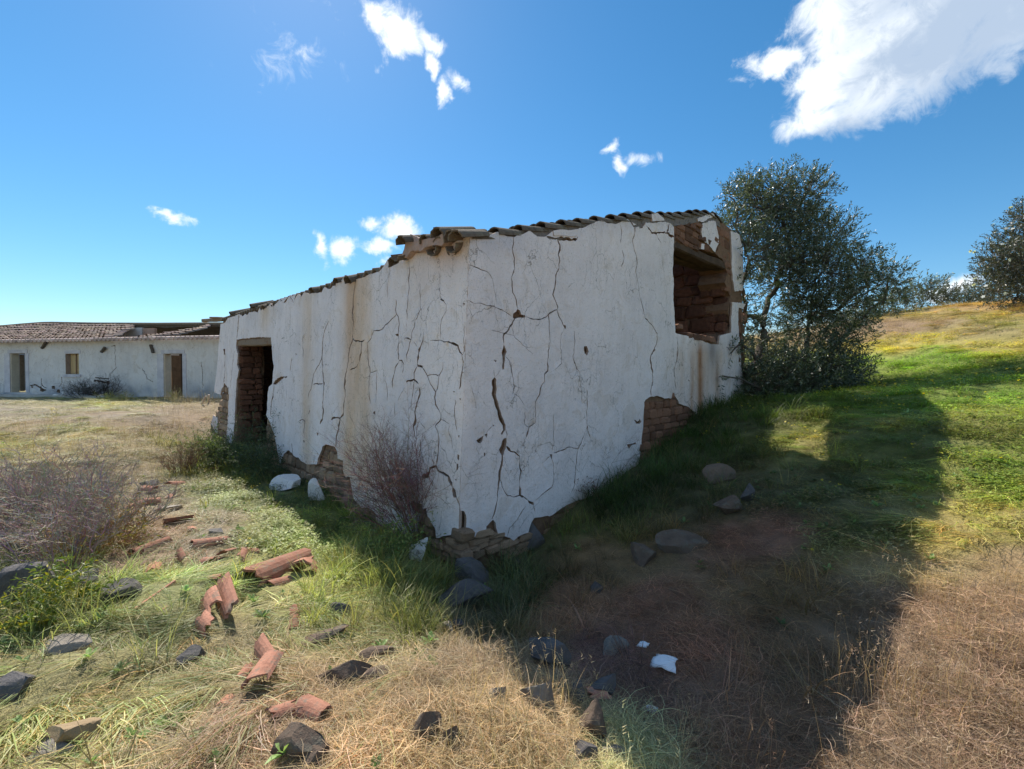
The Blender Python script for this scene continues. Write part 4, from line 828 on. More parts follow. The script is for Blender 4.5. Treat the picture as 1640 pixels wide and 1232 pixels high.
# jamb of the window opening, seen obliquely: a face across the wall thickness
def d3_(a): return np.array([a[0], a[1], 0.0])
def stone_grid(origin, d, n, umax, v0, v1, course, lens, meshes, seed, off=0.0, depth=.14, skip=None, tight=False):
    rnd = random.Random(seed); z = np.array([0, 0, 1.0]); v = v0
    while v < v1:
        h = course * rnd.uniform(.75, 1.3); u = 0.0 if tight else -rnd.uniform(0, lens[0])
        while u < umax:
            w = rnd.uniform(*lens)
            if tight: w = min(w, umax + .04 - u)
            if tight and w < .05: break
            if skip is None or not skip(u + w / 2, v + h / 2):
                p = origin + d * (u + w / 2) + z * (v + h / 2) + n * (off + rnd.uniform(-.02, .02))
                put_stone((d, n, z), p, w * .97, h * .95, depth, meshes, rnd)
            u += w
        v += h
jo = PR.xyz(PR.uv1((1171, 542))); jo = np.array([jo[0], jo[1], 0])
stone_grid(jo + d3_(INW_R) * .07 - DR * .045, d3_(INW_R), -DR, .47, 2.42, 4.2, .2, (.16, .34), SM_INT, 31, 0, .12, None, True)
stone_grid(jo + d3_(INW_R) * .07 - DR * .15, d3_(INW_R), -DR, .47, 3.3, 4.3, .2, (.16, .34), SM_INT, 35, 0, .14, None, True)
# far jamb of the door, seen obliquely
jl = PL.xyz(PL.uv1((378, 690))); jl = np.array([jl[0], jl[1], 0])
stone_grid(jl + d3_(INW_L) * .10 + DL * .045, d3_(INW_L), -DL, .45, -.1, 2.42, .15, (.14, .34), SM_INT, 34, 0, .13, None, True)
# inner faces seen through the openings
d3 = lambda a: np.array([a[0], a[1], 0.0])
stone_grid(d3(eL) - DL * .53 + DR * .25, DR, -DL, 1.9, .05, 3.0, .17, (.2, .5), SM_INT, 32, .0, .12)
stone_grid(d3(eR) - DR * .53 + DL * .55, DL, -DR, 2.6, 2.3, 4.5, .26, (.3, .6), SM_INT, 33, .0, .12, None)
# lintels
def beam(name, a, b, w, h, mat, parent, seed=1):
    a = Vector(a); b = Vector(b); n = 8; rnd = random.Random(seed); V = []; Fc = []
    q = (b - a).to_track_quat('X', 'Z')
    for i in range(n + 1):
        c = a.lerp(b, i / n) + q @ Vector((0, rnd.uniform(-.008, .008), rnd.uniform(-.012, .012)))
        for (y, z) in ((-.5, -.35), (-.35, -.5), (.35, -.5), (.5, -.35), (.5, .35), (.35, .5), (-.35, .5), (-.5, .35)):
            V.append(c + q @ Vector((0, y * w * rnd.uniform(.9, 1.08), z * h * rnd.uniform(.9, 1.08))))
    for i in range(n):
        for k in range(8): Fc.append((i * 8 + k, i * 8 + (k + 1) % 8, i * 8 + 8 + (k + 1) % 8, i * 8 + 8 + k))
    Fc.append(tuple(range(8))[::-1]); Fc.append(tuple(n * 8 + k for k in range(8)))
    return mesh_obj(name, V, Fc, mat)
def on(pl, p, off): return pl.xyz(pl.uv1(p), off)
adopt(beam('lintel', on(PL, (374, 549), -.14), on(PL, (434, 545), -.14), .22, .17, M_WOOD, None, 4))
M_DWOOD = rough_mat('dark_timber', (.05, .032, .022), (.13, .085, .055), 7, .015, 40, .9)
adopt(beam('lintel', on(PR, (1074, 387), -.16), on(PR, (1172, 428), -.16), .24, .16, M_DWOOD, None, 5))
adopt(beam('lintel', on(PR, (1074, 392), -.42), on(PR, (1172, 425), -.42), .22, .15, M_DWOOD, None, 6))
adopt(beam('rafter', on(PL, (334, 514), .12), on(PL, (366, 507), -.5), .12, .10, M_WOOD, None, 7))
adopt(beam('rafter', on(PL, (342, 510), .06), on(PL, (372, 503), -.9), .10, .05, M_WOOD, None, 8))

# ---- roof
def tile_mesh(mat, n=9, L_=.42, r0=.095, r1=.075, th=.014, arc=170, seg=3, seed=0, broken=0, cut=None):
    rnd = random.Random(seed); V = []; Fc = []
    for i in range(seg + 1):
        t = i / seg; r = r0 + (r1 - r0) * t; x = (t - .5) * L_
        for s in (0, 1):
            for k in range(n + 1):
                a = R(90 - arc / 2 + arc * k / n); rr = r - th * s
                jx = (rnd.uniform(-broken, broken) if i in (0, seg) else 0)
                if s: jx = V[-(n + 1)][0] - x if i in (0, seg) else 0
                V.append((x + jx, rr * math.cos(a), rr * math.sin(a) * .92))
    w = 2 * (n + 1)
    for i in range(seg):
        for k in range(n):
            a = i * w + k
            if cut and cut(i, k, seg, n): continue
            Fc.append((a, a + 1, a + w + 1, a + w)); b = a + n + 1
            Fc.append((b, b + w, b + w + 1, b + 1))
    # rims: any open border between outer and inner skins
    def has(i, k): return 0 <= i < seg and 0 <= k < n and not (cut and cut(i, k, seg, n))
    for i in range(seg):
        for k in range(n):
            if not has(i, k): continue
            a = i * w + k; b = a + n + 1
            if not has(i, k - 1): Fc.append((a, a + w, b + w, b))
            if not has(i, k + 1): Fc.append((a + 1, b + 1, b + w + 1, a + w + 1))
            if not has(i - 1, k): Fc.append((a, b, b + 1, a + 1))
            if not has(i + 1, k): Fc.append((a + w, a + w + 1, b + w + 1, b + w))
    me = bpy.data.meshes.new('roof_tile'); me.from_pydata(V, [], Fc); me.materials.append(mat)
    me.polygons.foreach_set('use_smooth', [False] * len(me.polygons)); me.update()
    return me
TM_OLD = [tile_mesh(M_OLDTILE, seed=s, broken=.012, L_=.44, r0=.10, r1=.08) for s in range(4)]
def put_tile(name, mesh, pos, xdir, up, parent=None, flipped=False, scale=1.0, roll=0.0):
    x = Vector(xdir).normalized(); z = Vector(up); z = (z - x * z.dot(x)).normalized(); y = z.cross(x)
    Mw = Matrix((x, y, z)).transposed().to_4x4()
    if flipped: Mw = Mw @ Matrix.Rotation(math.pi, 4, 'X')
    if roll: Mw = Mw @ Matrix.Rotation(roll, 4, 'X')
    o = bpy.data.objects.new(name, mesh); COL.objects.link(o)
    Mw = Matrix.Translation(Vector(pos)) @ Mw @ Matrix.Scale(scale, 4)
    if parent is cottage: o.parent = cottage; o.matrix_parent_inverse = _par; o.matrix_basis = Mw
    else: o.matrix_world = Mw
    return o
# verge row: its line follows the wall head
vline = [(742, 371), (790, 364), (842, 358), (885, 352), (925, 348), (962, 344), (993, 342), (1020, 338.5), (1048, 336), (1073, 338), (1098, 337), (1120, 334), (1138, 336), (1150, 340)]
vu = to_uv(PR, vline); rnd = random.Random(5)
uu = np.arange(.10, 6.25, .345)
vv = np.interp(uu, vu[:, 0], vu[:, 1])
for u, v in zip(uu, vv):
    p0 = PR.xyz(np.array([u, v - .095]), -.085 + rnd.uniform(-.015, .015)); v2 = np.interp(u + .3, vu[:, 0], vu[:, 1]); p1 = PR.xyz(np.array([u + .3, v2 - .095 - .04]), -.085)
    put_tile('roof_tile', rnd.choice(TM_OLD), (p0 + p1) / 2, p1 - p0, AX, cottage, scale=rnd.uniform(.97, 1.05), roll=rnd.uniform(-.06, .06))
    q = PR.xyz(np.array([u + .1, v - .10]), -.26)
    put_tile('roof_tile', rnd.choice(TM_OLD), q, p1 - p0, AX, cottage, flipped=True)
    q = PR.xyz(np.array([u + .05, v - .07]), -.42)
    put_tile('roof_tile', rnd.choice(TM_OLD), q, p1 - p0, AX, cottage)
# mortar bedding of the verge
uv = densify(np.concatenate([np.stack([np.linspace(.02, 6.2, 40), np.interp(np.linspace(.02, 6.2, 40), vu[:, 0], vu[:, 1]) - .07], 1), np.stack([np.linspace(6.2, .02, 40), np.interp(np.linspace(6.2, .02, 40), vu[:, 0], vu[:, 1]) - .24], 1)]), .1, .006)
P, T = cut_sheet(uv, [], [], .06, 5)
M_BED = rough_mat('verge_mortar', (.06, .05, .042), (.24, .21, .19), 14, .02, 40, .95, (.11, .095, .08))
adopt(sheet_obj('bedding', PR, P, T, lambda q: -.022 + .02 * fbm(q[:, 0] * 6, q[:, 1] * 6, 0, 55, 3), .3, M_BED, None, lambda q: np.ones((len(q), 3)), FLIP[True]))
# eave tiles along the door wall: channels in the scallops, a few covers left
RU = np.array([DR[0], DR[1], .30]); RU /= np.linalg.norm(RU)
valley = B2([(222, 178), (312, 158), (345, 152), (410, 134), (442, 120), (495, 92), (538, 92), (615, 64), (684, 60)]) + A8([(140, 450), (232, 425), (318, 385), (424, 385), (508, 332), (640, 292), (780, 258), (872, 205), (975, 200)])
for p in valley:
    c = on(PL, (p[0], p[1] - 1), 0); mp = PL.pxwidth(*p)
    put_tile('roof_tile', rnd.choice(TM_OLD), c + RU * .245 + np.array([0, 0, .02]), RU, (0, 0, 1), cottage, flipped=True, scale=rnd.uniform(.95, 1.15), roll=rnd.uniform(-.15, .15))
for p, k, sc in [(B2([(240, 142)])[0], 0, 1.1), (B2([(392, 88)])[0], 1, 1.1), (A8([(640, 275)])[0], 2, 1.1), (A8([(880, 180)])[0], 3, 1.1), (A8([(1010, 160)])[0], 0, 1.2), (A6([(395, 320)])[0], 1, 1.0), (A8([(150, 440)])[0], 2, 1.0)]:
    c = on(PL, p, 0) - np.array([0, 0, .045])
    put_tile('roof_tile', TM_OLD[k], c + RU * .20, RU + np.array([0, 0, rnd.uniform(-.05, .1)]), (0, 0, 1), cottage, scale=sc, roll=rnd.uniform(-.2, .2))
# overhanging cluster near the corner
TM_BIG = tile_mesh(M_OLDTILE, seed=9, L_=.44, r0=.105, r1=.085, th=.016, broken=.012)
for (px, py, off, xd, fl, sc, roll) in [((664), 380, .10, RU, False, 1.0, .05), (653, 397, .12, RU, True, .75, .25), (690, 374, .02, RU, False, .9, 0), (716, 366, .05, RU, False, 1.05, .1), (700, 381, 0.02, RU, True, .9, 0), (733, 375, .03, RU, True, .9, 0), (738, 370, .06, RU, False, 1.0, -.1)]:
    c = on(PL, (px, py), off)
    put_tile('roof_tile', TM_BIG, c + RU * .15 * sc - np.array([0, 0, .10]), xd, (0, 0, 1), cottage, flipped=fl, scale=sc, roll=roll)
c0 = on(PR, (742, 366), -.02); c1 = on(PR, (772, 364), -.05)
put_tile('roof_tile', TM_BIG, (c0 + c1) / 2 + np.array([0, 0, -.10]), c1 - c0, (0, 0, 1), cottage, scale=.95)
# pinkish mortar lump under the cluster
uv = densify(to_uv(PL, A6([(520, 315), (555, 150), (600, 100), (690, 150), (800, 140), (880, 110), (935, 95), (940, 130), (925, 165), (880, 205), (800, 200), (740, 215), (700, 245), (610, 248), (560, 300)])), .03, .004); P, T = cut_sheet(uv, [], [], .04, 6)
adopt(sheet_obj('mortar_lump', PL, P, T, lambda q: .07 + .045 * fbm(q[:, 0] * 7, q[:, 1] * 7, 0, 65, 3), .25, M_MORTAR, None, lambda q: np.ones((len(q), 3)), FLIP[False]))
# tiled roof field behind the wall heads, with an unseen gap shaped to let the sun patch through the window
def roof_z(P): 
    d = P[..., :2] - T0[:2]; M2 = np.linalg.inv(np.stack([DL[:2], DR[:2]], 1)); ut = d @ M2.T
    return ut
hole_ground = [gpt(1236, 668), gpt(1326, 668), gpt(1338, 756), gpt(1244, 756)]
hole_ut = []
for g in hole_ground:
    g = np.array(g); best = None
    for k in np.linspace(.5, 9, 2000):
        q = g + SUN * k; ut = roof_z(q)
        if q[2] > T0[2] + .027 * ut[0] + .28 * ut[1] - .05: best = ut; break
    hole_ut.append(best if best is not None else roof_z(g + SUN * 5))
hole_ut = np.array(hole_ut)
V = []; Fc = []
us = np.arange(.35, 11.0, .0275 * 2); ts = np.concatenate([[.03], np.arange(.35, 6.9, .33)])
for t in ts:
    for i, u in enumerate(us):
        p = T0 + DL * u + DR * t; z = T0[2] + .027 * u + .28 * t - .075 + .045 * math.cos(2 * math.pi * u / .22)
        V.append((p[0], p[1], z))
nu = len(us); ctrs = []
for j in range(len(ts) - 1):
    for i in range(nu - 1):
        c = np.array([[(us[i] + us[i + 1]) / 2, (ts[j] + ts[j + 1]) / 2]])
        if pip(c, hole_ut)[0]: continue
        Fc.append((j * nu + i, j * nu + i + 1, (j + 1) * nu + i + 1, (j + 1) * nu + i))
ro = adopt(mesh_obj('roof', V, Fc, M_OLDTILE, None, True)); 
sol = ro.modifiers.new('thick', 'SOLIDIFY'); sol.thickness = .03; sol.offset = -1

# ------------------------------------------------------------------ far farmhouse
HB = at_depth(0, 632, 20.9); HE = at_depth(340, 637, 18.9)
HD = HE - HB; HD[2] = 0; HD /= np.linalg.norm(HD)
HZ = np.array([0, 0, 1.0]); HN = np.cross(HD, HZ); HN /= np.linalg.norm(HN)
if HN[1] > 0: HN = -HN
PH = Plane(HB, HD, HZ, HN)
farm = empty('farmhouse', tuple(HB)); tag(farm, 'long low white farmhouse in the distance with sagging tiled roof and open doorways', 'farmhouse')
_fpar = Matrix.Translation(farm.location).inverted()
def fadopt(o, parent=None):
    if parent is None: o.parent = farm; o.matrix_parent_inverse = _fpar
    else: o.parent = parent; o.matrix_parent_inverse = Matrix()
    return o
U0, U1 = PH.uv1((-190, 590))[0], PH.uv1((620, 590))[0]
VT = PH.uv1((170, 545))[1]
def hp(px, py): return PH.uv1((px, py))
def rect_uv(x0, y0, x1, y1):
    a = hp(x0, y1); b = hp(x1, y0); return np.array([[a[0], a[1]], [b[0], a[1]], [b[0], b[1]], [a[0], b[1]]])
d1, w1, d2 = rect_uv(17, 566, 40.5, 628.5), rect_uv(105.5, 566.5, 126, 599.5), rect_uv(263, 566.5, 292, 637.5)
outl = densify(np.array([[U0, -.5], [U1, -.5], [U1, VT], [U0, VT]]), .3, 0)
chips = [hp(*p) for p in []]
hcr = [crack_poly(PH, q, w * .65, 900 + i) for i, (q, w) in enumerate([([(178, 555), (184, 553), (185, 590), (176, 600), (177, 615)], .7), ([(150, 610), (160, 611), (170, 613), (175, 614)], 2.2), ([(152, 605), (165, 606), (175, 607)], 1.2), ([(228, 590), (236, 607), (245, 612)], .8), ([(322, 580), (325, 600), (324, 622)], .8), ([(48, 618), (56, 616), (63, 620), (74, 626)], 1.6), ([(66, 606), (67, 618), (75, 622)], 1.0), ([(95, 620), (100, 612), (98, 604)], .9)])]
hol = [rect_uv(50, 618, 53, 621), rect_uv(64, 624, 72, 627), rect_uv(84, 618, 88, 623), rect_uv(92, 624, 97, 629), rect_uv(170, 611, 175, 615)]
hol = [densify(h, .05, .03, True, 77 + i) for i, h in enumerate(hol)]
P, T = cut_sheet(outl, [d1, w1, d2] + hol, hcr, .3, 40); FT = .30
def hcols(P):
    px, py, _ = project(PH.xyz(P)); n = fbm(P[:, 0] * 2, P[:, 1] * 2, 0, 81); n2 = fbm(P[:, 0] * 5, P[:, 1] * 5, 0, 82)
    c = np.ones((len(P), 3)) * (1 - .12 * np.clip(n + .2, 0, 1))[:, None]
    m = np.clip((py - 606) / 22, 0, 1) * np.clip(.45 + 1.4 * n2, 0, 1); c = c * (1 - m[:, None] * np.array([.55, .5, .4]))
    return c
wall = fadopt(sheet_obj('wall', PH, P, T, lambda q: .03 * fbm(q[:, 0] * .5, q[:, 1] * .5, 0, 83, 2), FT, M_HOUSE, None, hcols, _chk(PH)))
M_DOORSHADE = rough_mat('doorway_shade', (.025, .018, .014), (.06, .045, .035), 3, .02, 10, .95)  # near-black tone stands in for the shade inside the doorways
def hbox(name, u0, u1, v0, v1, o0, o1, mat, parent=None, tl=0.0):
    m = MB(); V = []
    for o_ in (o0, o1):
        for (u, v) in ((u0, v0), (u1, v0), (u1, v1), (u0, v1)): V.append(PH.xyz(np.array([u, v]), o_))
    m.add(V, [(0, 1, 2, 3), (7, 6, 5, 4), (0, 4, 5, 1), (1, 5, 6, 2), (2, 6, 7, 3), (3, 7, 4, 0)])
    return fadopt(m.build(name, mat), parent)
M_CREAM = rough_mat('cream_paint', (.55, .48, .36), (.68, .60, .46), 6, .005, 20, .7)
M_BROWN = rough_mat('brown_door', (.13, .075, .04), (.24, .14, .075), 5, .008, 25, .8)
M_LILAC = rough_mat('grey_lilac_band', (.44, .43, .47), (.66, .64, .66), 3, .01, 20, .9)
def translucent_mat(name, c):
    m, nt, out = new_mat(name)
    d = N(nt, 'ShaderNodeBsdfDiffuse'); d.inputs[0].default_value = (*c, 1); t = N(nt, 'ShaderNodeBsdfTranslucent'); t.inputs[0].default_value = (*c, 1)
    x = N(nt, 'ShaderNodeMixShader'); x.inputs[0].default_value = .6
    L(nt, d.outputs[0], x.inputs[1]); L(nt, t.outputs[0], x.inputs[2]); L(nt, x.outputs[0], out.inputs[0]); return m
M_PANEL = translucent_mat('ochre_glow_panel', (.90, .74, .46))  # made pale and translucent so the opening reads as sunlit
# doors
for (d, leaf) in ((d1, 0), (d2, 1)):
    u0, v0 = d[0]; u1, v1 = d[2]
    hbox('door_frame', u0 + .002, u0 + .04, v0, v1 - .01, -.31, -.02, M_CREAM)
    hbox('shade_panel', u0 - 1.2, u1 + 1.6, -.4, VT - .1, -2.0, -1.85, M_DOORSHADE)  # dark panel added behind the doorway to imitate interior shade
    hbox('lintel', u0 - .12, u1 + .12, v1 + .01, v1 + .17, -.3, .02, M_LILAC)
    hbox('door_surround', u0 - .34, u0 - .01, v0, v1, -.3, .016, M_LILAC); hbox('door_surround', u1 + .01, u1 + .2, v0, v1, -.3, .016, M_LILAC)
    m = MB()
    a = PH.xyz(np.array([u0 + .03, v0 + .05]), -.33); dv = (HD * .10 - HN) if leaf else (HD * .02 - HN); dv /= np.linalg.norm(dv)
    wd = .40 if leaf else .16; q = np.cross(dv, HZ) * .04
    V = []
    for z in (0, v1 - v0 - .1):
        for (s, o_) in ((0, 0), (wd, 0), (wd, 1), (0, 1)): V.append(a + dv * s + q * o_ + HZ * z)
    m.add(V, [(0, 1, 2, 3), (7, 6, 5, 4), (0, 4, 5, 1), (1, 5, 6, 2), (2, 6, 7, 3), (3, 7, 4, 0)])
    dl_ = fadopt(m.build('door', M_BROWN if leaf else M_WOOD))
# window: pale translucent boards stand in for the sunlit interior, plus a mullion
u0, v0 = w1[0]; u1, v1 = w1[2]; um = u0 + (u1 - u0) * .48
wf = hbox('window', u0 - .05, u1 + .12, v1 + .01, v1 + .16, -.2, .014, M_LILAC)
hbox('window_sill', u0 - .12, u1 + .12, v0 - .14, v0 - .015, -.3, .06, M_LILAC, wf)
hbox('glow_board', u0 + .01, um - .03, v0, v1 - .01, -.22, -.19, M_PANEL, wf); hbox('glow_board', um + .035, u1 - .01, v0, v1 - .01, -.22, -.19, M_PANEL, wf)
hbox('mullion', um - .03, um + .035, v0, v1 - .01, -.26, -.17, M_BROWN, wf)
# three stubs of timber on the facade
for (a, b) in [((69, 558), (78, 548)), ((164, 564), (172, 557)), ((242.5, 553), (249, 565))]:
    pa = PH.xyz(hp(*a), .04); pb = PH.xyz(hp(*b), .10)
    fadopt(beam('timber_stub', pa, pb, .10, .10, M_BARK, None, 3))
# roof: front slope of tile columns with a ragged collapsed end, eave row, back slope, partition
EV = VT + .02
ridge_px = [(-190, 535), (0, 525.5), (40, 522), (75, 519.5), (150, 521), (250, 521.5), (350, 521), (620, 522)]
RD = 3.5
def ridge_pt(u):
    out = []
    for (px, py) in ridge_px:
        pl2 = Plane(HB - HN * RD, HD, HZ, HN); out.append(pl2.uv1((px, py)))
    out = np.array(out); return np.interp(u, out[:, 0], out[:, 1])
def roof_pt(u, s, lift=0.0):               # s: 0 eave .. 1 ridge
    zr = ridge_pt(u); sag = -.12 * math.sin(math.pi * s) * (1 + .8 * float(vnoise(np.array(u * .5), np.array(s * 2.0), 0, 91)))
    v = EV + (zr - EV) * s + sag + lift
    return PH.xyz(np.array([u, v]), .28 - (RD + .28) * s)
uR = Plane(HB - HN * RD, HD, HZ, HN).uv1((216, 522))[0]; uE = hp(184, 540)[0]; uR2 = hp(232, 540)[0]
m_front = MB(); step = .24; cnt_ = 0; NC = int((U1 - U0) / step)
M_FTILE = rough_mat('far_roof_tile', (.17, .105, .08), (.36, .27, .225), 1.2, .01, 30, .9, (.26, .17, .135), vcol=True, lichen=(.15, .13, .11))
rndh = random.Random(4)
def tile_column(m, u, s0, s1, rows, r=.095):
    for k in range(rows):
        t0 = k / rows; t1 = (k + 1) / rows * 1.0 + .015
        if t1 > s1 + .04 or t0 < s0 - .01: continue
        jit = rndh.uniform(-.03, .03); c = rndh.uniform(.62, 1.25); lf = rndh.uniform(0, .03)
        V = []
        for t, rr, l in ((t0, r, .035 + lf), (min(t1, 1), r * .82, .0 + lf)):
            for a in range(6):
                an = math.pi * a / 5
                V.append(roof_pt(u + jit + rr * math.cos(an), t, l + rr * math.sin(an)))
        m.add(V, [(i, i + 1, i + 7, i + 6) for i in range(5)], (c, c * rndh.uniform(.9, 1.05), c * rndh.uniform(.85, 1.05)))
for i in range(NC):
    u = U0 + step * (i + .5)
    # ragged end: full columns to the left, shortening towards the collapse
    if u < uR: s0, s1 = 0, 1
    elif u < uE: s0, s1 = 0, (uE - u) / (uE - uR) + rndh.uniform(-.1, .1)
    else: s0, s1 = 2, 2
    tile_column(m_front, u, s0, s1, 10)
fr_ = stuff(fadopt(m_front.build('roof', M_FTILE, None, True))); 
# deck under the tiles
V = []; Fc = []; us = np.linspace(U0, uE, 40); rows = np.linspace(0, 1, 9)
for u in us:
    for s in rows: V.append(roof_pt(u, min(s, np.clip((uE - u) / (uE - uR), 0, 1)), -.02))
for i in range(len(us) - 1):
    for j in range(8): a = i * 9 + j; Fc.append((a, a + 9, a + 10, a + 1))
fadopt(mesh_obj('roof_deck', V, Fc, M_WOOD))
# strip of tiles still hanging across the gap
m = MB()
for k in range(3): tile_column(m, uR2 + .22 * k, 0, 1 - .1 * k, 10)
fadopt(m.build('roof_tile_strip', M_FTILE, None, True))
eave = fadopt(MB().build('eave', M_FTILE)) if False else None
def barrel(c, ax, r, ln, mat, name):
    V, Fc = tube([c - ax * ln / 2, c + ax * ln / 2], r, r * .85, 8); return V, Fc
V, Fc = [], []
mt = MB()
V8, F8 = tube([(0, -.2, 0), (0, .2, 0)], .085, .07, 8)
et = bpy.data.meshes.new('eave_tile'); et.from_pydata([tuple(v) for v in V8], [], F8)
M_EAVE = rough_mat('pale_eave_tile', (.30, .22, .19), (.52, .42, .38), 5, .01, 30, .9, (.42, .32, .28), objrand=.25)
et.materials.append(M_EAVE)
for i in range(NC):
    u = U0 + step * (i + .5)
    o = bpy.data.objects.new('eave_tile', et); COL.objects.link(o); p = roof_pt(u + rndh.uniform(-.03, .03), 0.0, .0)
    ang = math.atan2(-HN[1], -HN[0]) - math.pi / 2
    o.parent = farm; o.matrix_parent_inverse = _fpar; o.matrix_basis = Matrix.Translation(Vector(p)) @ Euler((.16, 0, ang)).to_matrix().to_4x4()
# back slope (its dark underside shows through the gap), walls behind
def back_pt(u, s): 
    zr = ridge_pt(u); return PH.xyz(np.array([u, zr + (EV - zr) * s]), -RD - RD * s)
V = []; Fc = []; us = np.linspace(uR - 1.0, U1, 24)
for u in us:
    for s in (0, .3, .6, 1): V.append(back_pt(u, s) + np.array([0, 0, .04 * math.sin(u * 3)]))
for i in range(len(us) - 1):
    for j in range(3): a = i * 4 + j; Fc.append((a, a + 4, a + 5, a + 1))
bk = fadopt(mesh_obj('roof', V, Fc, M_OLDTILE)); sm_ = bk.modifiers.new('t', 'SOLIDIFY'); sm_.thickness = .1
V, Fc = tube([back_pt(u, 0) + np.array([0, 0, .06]) for u in np.linspace(U0, U1, 40)], .10, .10, 7); fadopt(mesh_obj('ridge', V, Fc, M_OLDTILE))
hbox('wall', U0, U1, -.5, VT, -2 * RD + .3, -2 * RD, M_HOUSE_I := rough_mat('farm_back_wall', (.4, .38, .36), (.5, .48, .45), 2, .01, 10, .95))
M_PART = rough_mat('partition_plaster', (.62, .56, .52), (.74, .69, .66), 1.5, .01, 12, .95); M_PART2 = rough_mat('partition_brick', (.42, .24, .17), (.55, .36, .27), 2, .01, 12, .95)
for (x0, x1, mt_, y0) in ((150, 200, M_PART, 524), (201.5, 227, M_PART, 524.5), (229, 247, M_PART2, 525)):
    pl2 = Plane(HB - HN * 3.3, HD, HZ, HN); a = pl2.uv1((x0, y0)); b = pl2.uv1((x1, y0))
    hbox('partition_wall', a[0], b[0], -.4, (a[1] + b[1]) / 2 - .02, -3.45, -3.3, mt_)
hbox('wall', U0, U0 + .4, -.5, VT, -2 * RD + .31, -.56, M_HOUSE_I); hbox('wall', U1 - .4, U1, -.5, VT, -2 * RD + .31, -.56, M_HOUSE_I)
# ledge of pale concrete in front
m = MB(); V = []
for (u, o_) in ((U0, .02), (hp(196, 640)[0], .02), (hp(196, 640)[0], .75), (U0, .95)):
    for v in (-.5, .02): V.append(PH.xyz(np.array([u, v]), o_))
m.add(V, [(0, 2, 4, 6), (1, 7, 5, 3), (0, 1, 3, 2), (2, 3, 5, 4), (4, 5, 7, 6), (6, 7, 1, 0)])
structure(m.build('terrace', rough_mat('pale_concrete', (.40, .38, .35), (.55, .53, .5), 3, .01, 20, .9)))

# ------------------------------------------------------------------ things lying on the ground
def ang_rock(name, seed, dims, mat, cuts=7, sub=4, rough=.05):
    r = np.random.default_rng(seed)
    bm = bmesh.new(); bmesh.ops.create_icosphere(bm, subdivisions=sub, radius=1.0)
    co = np.array([v.co[:] for v in bm.verts])
    for k in range(cuts):
        n = r.normal(0, 1, 3); n /= np.linalg.norm(n); h = r.uniform(.34, .66)
        d = co @ n - h
        co = co - np.where(d > 0, d, 0)[:, None] * n * .985
    co = co * (1 + rough * fbm(co[:, 0] * 3 + seed, co[:, 1] * 3, co[:, 2] * 3, seed % 50, 4))[:, None]
    co = co + .012 * fbm(co[:, 0] * 9 + seed, co[:, 1] * 14, co[:, 2] * 14, seed % 37, 2)[:, None] * co
    co *= np.array(dims) * .70
    for v, c in zip(bm.verts, co): v.co = c
    me = bpy.data.meshes.new(name); bm.to_mesh(me); bm.free(); me.materials.append(mat); 
    a = me.color_attributes.new('Col', 'FLOAT_COLOR', 'POINT'); a.data.foreach_set('color', np.ones(len(me.vertices) * 4))
    return me
def put_rock(px, py, wpx, hpx, mat, label, cat='stone', name='stone', seed=0, tilt=(0, 0, 0), thick=None, depth=1.0, sink=.25, group=None, cuts=7):
    g = gpt(px, py + hpx * .35); mp = np.linalg.norm(g - CAM) / F
    w = wpx * mp; h = hpx * mp
    me = ang_rock(name, seed * 13 + 5, (w * 1.1, w * depth, (thick * mp if thick else h) * 1.1), mat, cuts)
    o = bpy.data.objects.new(name, me); COL.objects.link(o)
    o.location = (g[0], g[1] + w * depth * .2, g[2] + h * (.5 - sink)); o.rotation_euler = tilt
    tag(o, label, cat, group); return o
PS, SL, ST = M_PALESTONE, M_SLATE, rough_mat('rusty_stone', (.06, .043, .035), (.16, .115, .085), 4, .025, 26, .92, (.10, .072, .056), objrand=.25, lichen=(.15, .13, .10))
M_WARM = rough_mat('ochre_stone', (.20, .14, .08), (.34, .25, .15), 5, .015, 30, .9, (.27, .19, .11))
M_PCHUNK = plaster_mat('fallen_plaster', (.88, .84, .80))
